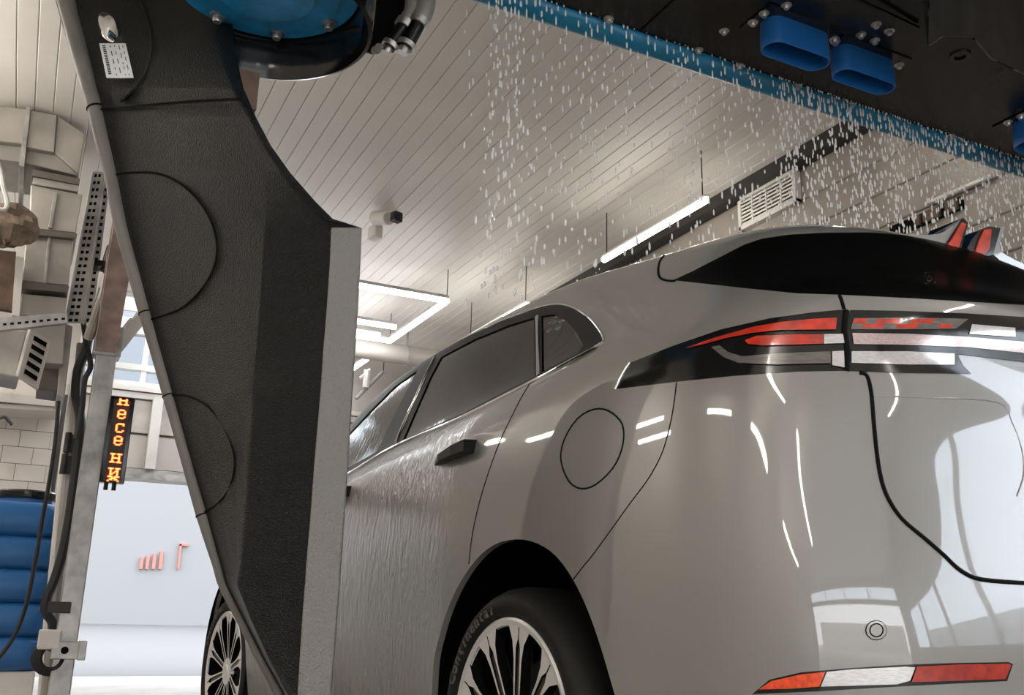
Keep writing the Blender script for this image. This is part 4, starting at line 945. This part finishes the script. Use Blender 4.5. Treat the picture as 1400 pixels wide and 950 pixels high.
# LED sign ------------------------------------------------------------
sgY = YP-.112
s00, s01, s10, s11 = at(147, 541, Y=sgY), at(181, 543, Y=sgY), at(134, 659, Y=sgY), at(168, 662, Y=sgY)
sx0 = (s00[0]+s10[0])/2+.01; sx1 = (s01[0]+s11[0])/2+.01; sz1 = s00[2]; sz0 = (s10[2]+s11[2])/2
sg = root('led_sign', ((sx0+sx1)/2, sgY, sz0), 'vertical LED text sign with orange stacked letters on the post', 'led sign')
obj('case', MB().box(sx0, sx1, sgY-.02, sgY+.05, sz0, sz1), GLOSSBLACK, sg, bevel=.004)
obj('matrix_board', MB().box(sx0+.022, sx1-.022, sgY-.023, sgY-.019, sz0+.012, sz1-.02), SIGNB, sg)
for fx in (.3, .62): obj('cable_gland', MB().tube([(sx0+(sx1-sx0)*fx, sgY, sz0), (sx0+(sx1-sx0)*fx, sgY, sz0-.04)], .012, 8), GLOSSBLACK, sg, smooth=True)
GL = {'n': ["1110111", "0100010", "0100010", "0111110", "0100010", "0100010", "1110111"], 'e': ["0011100", "0100010", "0100010", "0111110", "0100000", "0100010", "0011100"],
      's': ["0011110", "0100010", "0100000", "0100000", "0100000", "0100010", "0011100"], 'i': ["1110111", "0100010", "0100110", "0101010", "0110010", "0100010", "1110111"], 't': ["0011100", "0110110", "1000001"]}
W_ = sx1-sx0-.05; px_ = W_/10.5
rows_ = [('n', 2), ('e', 0), ('s', 0), ('e', 0), ('n', 0), ('i', 0), ('t', 0)]
pos = [549.5, 566.5, 585.5, 603, 627, 647, 656.5]
for (g_, skip), yc in zip(rows_, pos):
    zc0 = at(158, yc, Y=sgY)[2]; bmp = GL[g_][skip:]; n = len(bmp)
    dots, fringe = MB(), MB()
    for i, rw_ in enumerate(bmp):
        for j, ch in enumerate(rw_):
            if ch == '1':
                cx = (sx0+sx1)/2+.004+(j-3)*px_*1.12; cz = zc0+((n-1)/2-i)*px_*.98
                dots.box(cx-px_*.55, cx+px_*.55, sgY-.0275, sgY-.025, cz-px_*.46, cz+px_*.46)
                fringe.box(cx-px_*.85, cx+px_*.95, sgY-.025, sgY-.0232, cz-px_*.6, cz+px_*.6)
    t_ = obj('led_letter', dots, LEDO, sg); obj('led_fringe', fringe, LEDR, t_)
# ducts ------------------------------------------------------------
def box_px(pts, depth_y, Y, m, name, parent, bevel=.006):
    P = [at(*p, Y=Y) for p in pts]; return obj(name, MB().prism(P, (0, depth_y, 0)), m, parent, bevel=bevel)
YD = 5.9
du = root('ceiling_duct', at(60, 250, Y=YD), 'rectangular sheet metal duct with an elbow under the ceiling, upper left', 'duct')
box_px([(-30, 140), (36, 149), (38, 197), (-30, 190)], .6, YD, DUCTM, 'duct_section', du)
box_px([(41, 150), (78, 157), (74, 208), (36, 201)], .6, YD, DUCTM, 'duct_section', du)
box_px([(78, 157), (116, 183), (108, 238), (74, 208)], .55, YD+.02, DUCTM, 'elbow', du)
box_px([(-30, 190), (74, 208), (108, 232), (107, 240), (30, 222), (-30, 214)], .5, YD+.05, DUCTM, 'underside', du)
box_px([(36, 145), (42, 146), (33, 228), (26, 226)], .64, YD-.03, GALV, 'flange', du, .002)
box_px([(45, 231), (109, 244), (108, 252), (44, 240)], .5, YD-.02, DUCTD, 'flange', du, .002)
box_px([(46, 242), (108, 253), (107, 262), (44, 251)], .5, YD, DUCTM, 'flange', du, .002)
box_px([(42, 252), (113, 266), (104, 318), (40, 312)], .5, YD+.02, DUCTM, 'duct_section', du)
box_px([(74, 262), (79, 263), (71, 312), (66, 311)], .02, YD-.005, GALV, 'seam_rib', du, .002)
box_px([(38, 312), (106, 319), (104, 326), (36, 320)], .52, YD-.02, DUCTD, 'flange', du, .002)
box_px([(36, 321), (101, 326), (94, 390), (30, 384)], .5, YD+.02, DUCTM, 'duct_section', du)
box_px([(66, 322), (70, 322), (63, 387), (59, 387)], .02, YD, GALV, 'seam_rib', du, .002)
box_px([(30, 384), (95, 391), (93, 400), (28, 394)], .52, YD-.02, DUCTD, 'flange', du, .002)
box_px([(30, 401), (93, 407), (88, 436), (26, 430)], .5, YD+.02, DUCTM, 'duct_section', du)
box_px([(28, 430), (90, 436), (86, 498), (60, 496), (52, 470), (24, 452)], .45, YD+.1, DUCTM, 'duct_section', du)
box_px([(86, 440), (100, 446), (88, 545), (78, 540)], .4, YD+.2, DUCTM, 'duct_side', du)
box_px([(52, 496), (82, 500), (78, 536), (50, 532)], .3, YD+.25, DUCTD, 'damper_plate', du)
# lower ledge and white rail in front of the tiles
thing1('white_ledge', MB().prism([at(*p, Y=9.9) for p in ((-30, 533), (84, 545), (83, 556), (-30, 546))], (0, .5, 0)).prism([at(*p, Y=9.95) for p in ((-30, 549), (80, 557), (79, 562), (-30, 556))], (0, .5, 0)), WALLM, 'pale ledge above the tiled wall at the left edge', 'ledge')
# cloth bundle, rusty board, wire
random.seed(11)
c = at(14, 308, Y=5.6); m = MB(); vs, fs = [], []; n1, n2 = 22, 12
for i in range(n2+1):
    ph_ = math.pi*i/n2
    for j in range(n1):
        t = 2*math.pi*j/n1; rr_ = .125*(1+.10*math.sin(5*t+i)+.08*math.sin(3*ph_*2+2*t)+random.uniform(-.05, .05))
        vs.append((c[0]+rr_*1.15*math.sin(ph_)*math.cos(t), c[1]+rr_*math.sin(ph_)*math.sin(t), c[2]+rr_*.9*math.cos(ph_)))
fs = [(i*n1+j, i*n1+(j+1) % n1, (i+1)*n1+(j+1) % n1, (i+1)*n1+j) for i in range(n2) for j in range(n1)]
thing1('cloth_bundle', m.add(vs, fs), CLOTH, 'crumpled brown cloth bundle hanging under the duct', 'cloth', smooth=True)
rb_ = root('rusty_board', at(0, 425, Y=5.8), 'rusty brown board with a white edge strip below the cloth', 'board')
obj('panel', MB().prism([at(*p, Y=5.8) for p in ((-40, 338), (22, 344), (16, 425), (-40, 415))], (0, .05, 0)), RUST, rb_)
obj('edge_strip', MB().prism([at(*p, Y=5.78) for p in ((22, 350), (33, 352), (26, 432), (16, 430))], (0, .06, 0)), WHITEP, rb_)  # separate white strut, parented to the board it stands beside
thing1('white_wire', MB().tube(spl([at(*p, Y=5.4) for p in ((-6, 215), (1, 235), (5, 258), (10, 276), (6, 286), (-6, 284))], 5), .012, 6), WHITEP, 'bent white pipe at the left edge above the cloth bundle', 'pipe', smooth=True)
# perforated strut
st_ = root('perforated_strut', at(45, 440, Y=5.5), 'perforated steel strut crossing above the fan heater', 'strut')
obj('channel', MB().prism([at(*p, Y=5.5) for p in ((-30, 437), (92, 427), (92, 441), (-30, 455))], (0, .04, 0)), GALV, st_)
for i in range(9):
    x_ = 4+i*10; y_ = 444-i*.95
    obj('slot', MB().prism([at(*p, Y=5.498) for p in ((x_, y_-2), (x_+5, y_-2.4), (x_+5, y_+.6), (x_, y_+1))], (0, -.001, 0)), VOID, st_)
# fan heater
fh = root('fan_heater', at(30, 490, Y=5.6), 'white fan heater with dark louvres at the left edge', 'heater')
obj('body', MB().prism([at(*p, Y=5.6) for p in ((-30, 446), (38, 452), (22, 516), (-30, 505))], (0, .35, 0)), DUCTM, fh, bevel=.01)
fq = [at(38, 450, Y=5.58), at(66, 466, Y=5.72), at(48, 533, Y=5.72), at(20, 514, Y=5.58)]
nn = np.cross(fq[1]-fq[0], fq[3]-fq[0]); nn = nn/np.linalg.norm(nn); nn = nn if nn @ (CC-fq[0]) > 0 else -nn
def fpt(u_, v_, l_=0): return fq[0]*(1-u_)*(1-v_)+fq[1]*u_*(1-v_)+fq[2]*u_*v_+fq[3]*(1-u_)*v_+nn*l_
obj('front_frame', MB().prism(fq, nn*.02), WHITEP, fh, bevel=.004)
for i in range(5):
    v0 = .08+i*.175
    obj('louvre_gap', MB().prism([fpt(.2, v0, .0205), fpt(.82, v0, .0205), fpt(.82, v0+.105, .0205), fpt(.2, v0+.105, .0205)], nn*.001), VOID, fh)
    obj('louvre', MB().prism([fpt(.2, v0+.10, .021), fpt(.82, v0+.10, .021), fpt(.82, v0+.125, .03), fpt(.2, v0+.125, .03)], nn*.003), WHITEP, fh)
# perforated cable tray
tA0, tA1, tB0, tB1 = at(128, 235, Y=5.5), at(152, 235, Y=5.5), at(90, 442, Y=5.9), at(126, 442, Y=5.9)
tr = root('cable_tray', (tA0+tB1)/2, 'perforated galvanised cable tray running down beside the ducts', 'cable tray')
def tp(u_, v_): return tA0*(1-u_)*(1-v_)+tA1*u_*(1-v_)+tB1*u_*v_+tB0*(1-u_)*v_
tn = np.cross(tA1-tA0, tB0-tA0); tn = tn/np.linalg.norm(tn); tn = tn if tn @ (CC-tA0) > 0 else -tn
obj('tray', MB().prism([tp(0, 0), tp(1, 0), tp(1, 1), tp(0, 1)], -tn*.03).prism([tp(-.08, 0), tp(0, 0), tp(0, 1), tp(-.08, 1)], tn*.02).prism([tp(.62, 0), tp(.68, 0), tp(.68, 1), tp(.62, 1)], tn*.03), GALV, tr)
for i in range(22):
    for u0 in (.08, .30, .76):
        v0 = (i+.3)/22
        obj('slot', MB().prism([tp(u0, v0), tp(u0+.14, v0), tp(u0+.14, v0+.02), tp(u0, v0+.02)], tn*.0015), VOID, tr)
thing1('steel_conduit', MB().tube([at(163, 330, Y=5.6), at(153, 372, Y=5.6), at(121, 462, Y=5.9)], .03, 10), BOLT, 'shiny steel conduit beside the perforated cable tray', 'conduit', smooth=True)
thing1('black_coupling', MB().tube([at(160, 340, Y=5.55), at(150, 372, Y=5.55)], .055, 12).box(at(152, 365, Y=5.55)[0]-.09, at(152, 365, Y=5.55)[0]+.06, 5.5, 5.6, at(152, 370, Y=5.55)[2], at(152, 362, Y=5.55)[2]), GLOSSBLACK, 'black pipe coupling beside the wash arm edge', 'coupling', smooth=True)
# pipes and hoses by the post
def hose(name, pts, Y, r, m, label, cat): thing1(name, MB().tube(spl([at(*p, Y=Y) for p in pts], 5), r, 8), m, label, cat, smooth=True)
hose('wall_pipe', [(105, 520), (95, 570), (86, 640), (78, 720), (70, 800), (62, 880), (55, 980)], 6.4, .022, WHITEP, 'pale thin pipe left of the black hose by the post', 'pipe')
hose('wall_pipe', [(112, 470), (106, 540), (98, 620), (90, 700), (80, 790), (70, 880), (60, 980)], 6.3, .03, GLOSSPIPE, 'grey pipe just left of the black hose by the post', 'pipe')
hose('corner_strip', [(90, 540), (80, 610), (70, 690), (66, 720)], 9.9, .02, DARKM, 'dark vertical strip at the corner of the tiled wall', 'strip')
hose('black_hose', [(122, 455), (117, 480), (107, 505), (104, 540), (110, 575), (106, 620), (99, 680), (93, 720), (85, 760), (74, 795), (65, 815), (63, 835), (72, 850), (75, 870), (68, 890)], 6.15, .028, CABLE, 'thick black hose running down left of the galvanised post', 'hose')
hose('thin_cable', [(80, 548), (76, 600), (68, 655), (58, 710), (48, 770), (35, 830), (18, 872), (-6, 905)], 5.2, .010, CABLE, 'thin black cable hanging across the blue tank', 'cable')
hose('tank_cable', [(114, 440), (118, 470), (124, 500), (116, 520), (112, 560), (104, 600)], 6.05, .016, CABLE, 'tangled black cable at the top of the post', 'cable')
hose('sensor_lead', [(0, 572), (6, 570), (12, 575), (17, 581)], 9.6, .015, CABLE, 'small black sensor lead on the tiled wall', 'cable')
cg = at(70, 898, Y=6.0); m = MB()
for k_ in range(4): m.tube([(cg[0]+(.055+.012*k_)*math.cos(t), cg[1]-.05+.02*k_, cg[2]+(.06+.01*k_)*math.sin(t)) for t in np.linspace(0, 2*math.pi, 25)[:-1]], .012, 6, closed=True)
thing1('hose_coil', m, CABLE, 'small coil of black hose at the foot of the post', 'hose', smooth=True)
for i, (x_, y_) in enumerate(((97, 607), (92, 636))):
    q = at(x_, y_, Y=6.25); thing1('pipe_clamp', MB().box(q[0]-.03, q[0]+.03, 6.2, 6.3, q[2]-.05, q[2]+.05).tube([(q[0]-.02, 6.2, q[2]-.06), (q[0]-.02, 6.2, q[2]+.06)], .02, 8), DARKM, ('upper' if i == 0 else 'lower')+' black pipe clamp left of the post', 'clamp', 'pipe clamps', bevel=.004)
q = at(66, 874, Y=5.95); thing1('clear_box', MB().box(q[0]-.05, q[0]+.06, 5.9, 6.0, q[2]-.05, q[2]+.05), WHITEP, 'small pale junction box beside the tank', 'box', bevel=.008)
q = at(74, 830, Y=6.0); thing1('hose_bracket', MB().box(q[0]-.03, q[0]+.08, 5.92, 6.0, q[2]-.03, q[2]+.03), DARKM, 'black bracket holding the hose to the post', 'bracket', bevel=.004)
# blue tank
YT = 6.9
zt1 = at(40, 688, Y=YT)[2]; zt0_ = at(20, 918, Y=YT)[2]
tk = root('blue_tank', (at(20, 800, Y=YT)[0]-.3, YT+.4, 0), 'blue ribbed plastic water tank at the left edge', 'tank')
rx1 = at(80, 740, Y=YT)[0]; rx0 = rx1-1.0
nb = 5; H_ = (zt1-zt0_)/nb
cxk, cyk = (rx0+rx1)/2, YT+.45
def rrect(sx, sy, z, cr=.14):
    out = []
    for (qx, qy, a0_) in ((1, 1, 0), (-1, 1, math.pi/2), (-1, -1, math.pi), (1, -1, 1.5*math.pi)):
        for k_ in range(6): a_ = a0_+math.pi/2*k_/5; out.append((cxk+qx*(sx-cr)+cr*math.cos(a_), cyk+qy*(sy-cr)+cr*math.sin(a_), z))
    return out
prof = []
for i in range(nb):
    z0_ = zt0_+i*H_; bul = .03
    for t, g_ in ((.0, -.028), (.06, -.006), (.16, .012), (.5, .018), (.84, .012), (.94, -.006)): prof.append((z0_+t*H_, g_))
prof += [(zt1-.005, -.01), (zt1+.012, -.05), (zt1+.018, -.2)]
rings = [rrect(.5+g_-.01*0, .45+g_, z_, .13) for z_, g_ in prof]; n = len(rings[0])
m = MB().add([p for r_ in rings for p in r_], [(i*n+j, i*n+(j+1) % n, (i+1)*n+(j+1) % n, (i+1)*n+j) for i in range(len(rings)-1) for j in range(n)]+[tuple(range(n)), tuple(range((len(rings)-1)*n, len(rings)*n))])
obj('tank_body', m, BLUETANK, tk, smooth=True, sharp=40)
lc = at(37, 683, Y=YT+.35)
obj('neck', MB().lathe((lc[0], lc[1], zt1), (0, 0, 1), [(.17, 0), (.17, .07), (0, .07)], 32), BLUETANK, tk, smooth=True)
obj('lid', MB().lathe((lc[0], lc[1], zt1+.05), (0, 0, 1), [(.18, 0), (.185, .01), (.185, .045), (.175, .055), (0, .055)], 32), GLOSSBLACK, tk, smooth=True)
thing1('tank_stand', MB().box(rx0, rx1-.02, YT+.02, YT+.88, 0, zt0_), WHITEP, 'pale plinth under the blue water tank', 'plinth', bevel=.01)

# ------------------------------------------------------------------ falling water
random.seed(21)
vs, fs = [], []
def drop(p, L, r, lean=(0, 0)):
    o = len(vs); x, y, z = p
    vs.append((x+lean[0]*L*.5, y, z+L*.5))
    for h in (.22, -.28):
        for dx, dy in ((r, 0), (0, r), (-r, 0), (0, -r)): vs.append((x+dx+lean[0]*L*h, y+dy, z+L*h))
    vs.append((x-lean[0]*L*.5, y, z-L*.5))
    for i in range(4):
        j = (i+1) % 4; fs.extend([(o, o+1+i, o+1+j), (o+1+i, o+5+i, o+5+j, o+1+j), (o+9, o+5+j, o+5+i)])
def roof_z(p):
    L = np.array([(p-CO) @ (-CL), (p-CO) @ CU, 0]); L[0] = -abs(L[0])
    h = bvh.ray_cast(Vector((L[0], L[1], 4)), Vector((0, 0, -1))); return h[0].z if h[0] is not None else 1.15
SY = eY-.095
# jets: (pixel x at the pipe, strength)
jets = []
for x_ in (641, 646): jets.append((x_, .25))
for x_ in (672, 676, 681, 686, 692, 698, 704, 711, 718): jets.append((x_, 1.0))
x_ = 730
while x_ < 1060:
    if random.random() < .86: jets.append((x_, random.uniform(.6, 1.05)))
    x_ += random.uniform(5, 10)
while x_ < 1408:
    jets.append((x_, random.uniform(.9, 1.35))); x_ += random.uniform(2.4, 4.8)
for xj, st in jets:
    yj = 0+(xj-620)*.314
    p = at(xj, max(yj, -30), Y=SY); X0 = p[0]
    drift = (xj-760)/640.*-.035+random.uniform(-.006, .006); vy = random.uniform(-.06, .02)
    zb = max(roof_z(np.array([X0, SY, 0])) if X0 > 1.1 else 1.6, 1.6)
    z = ZB+.05
    while z > zb:
        fall = ZB+.05-z
        if fall < .14: L = random.uniform(.02, .05); gap = random.uniform(.004, .018)
        else: L = random.uniform(.016, .040); gap = random.uniform(.006, .035)/st
        spread = .004+.045*min(fall, .8)
        t = fall/.8
        if not (fall > .06 and random.random() > st*.9):
            drop((X0+drift*t+random.gauss(0, spread*.5), SY+vy*t+random.gauss(0, spread), z), L, random.uniform(.0030, .0050), (drift*.5, 0))
        z -= L+gap
# splashes where the water meets the roof
for _ in range(600):
    x_ = random.uniform(1.40, 2.9); y_ = SY+random.gauss(0, .25)
    zr = roof_z(np.array([x_, y_, 0]))
    drop((x_, y_, zr+abs(random.gauss(0, .018))), random.uniform(.004, .009), random.uniform(.0012, .002))
me = bpy.data.meshes.new('falling_water'); me.from_pydata(vs, [], fs); me.materials.append(WATER); me.polygons.foreach_set('use_smooth', [True]*len(me.polygons)); me.update()
o = bpy.data.objects.new('falling_water', me); col.objects.link(o); tag(o, 'curtain of falling water drops between the blue pipe and the car roof', 'water', None, 'stuff')
for o in bpy.data.objects:
    if '_off' in o: del o['_off']
print('DROPS', len(vs)//10)
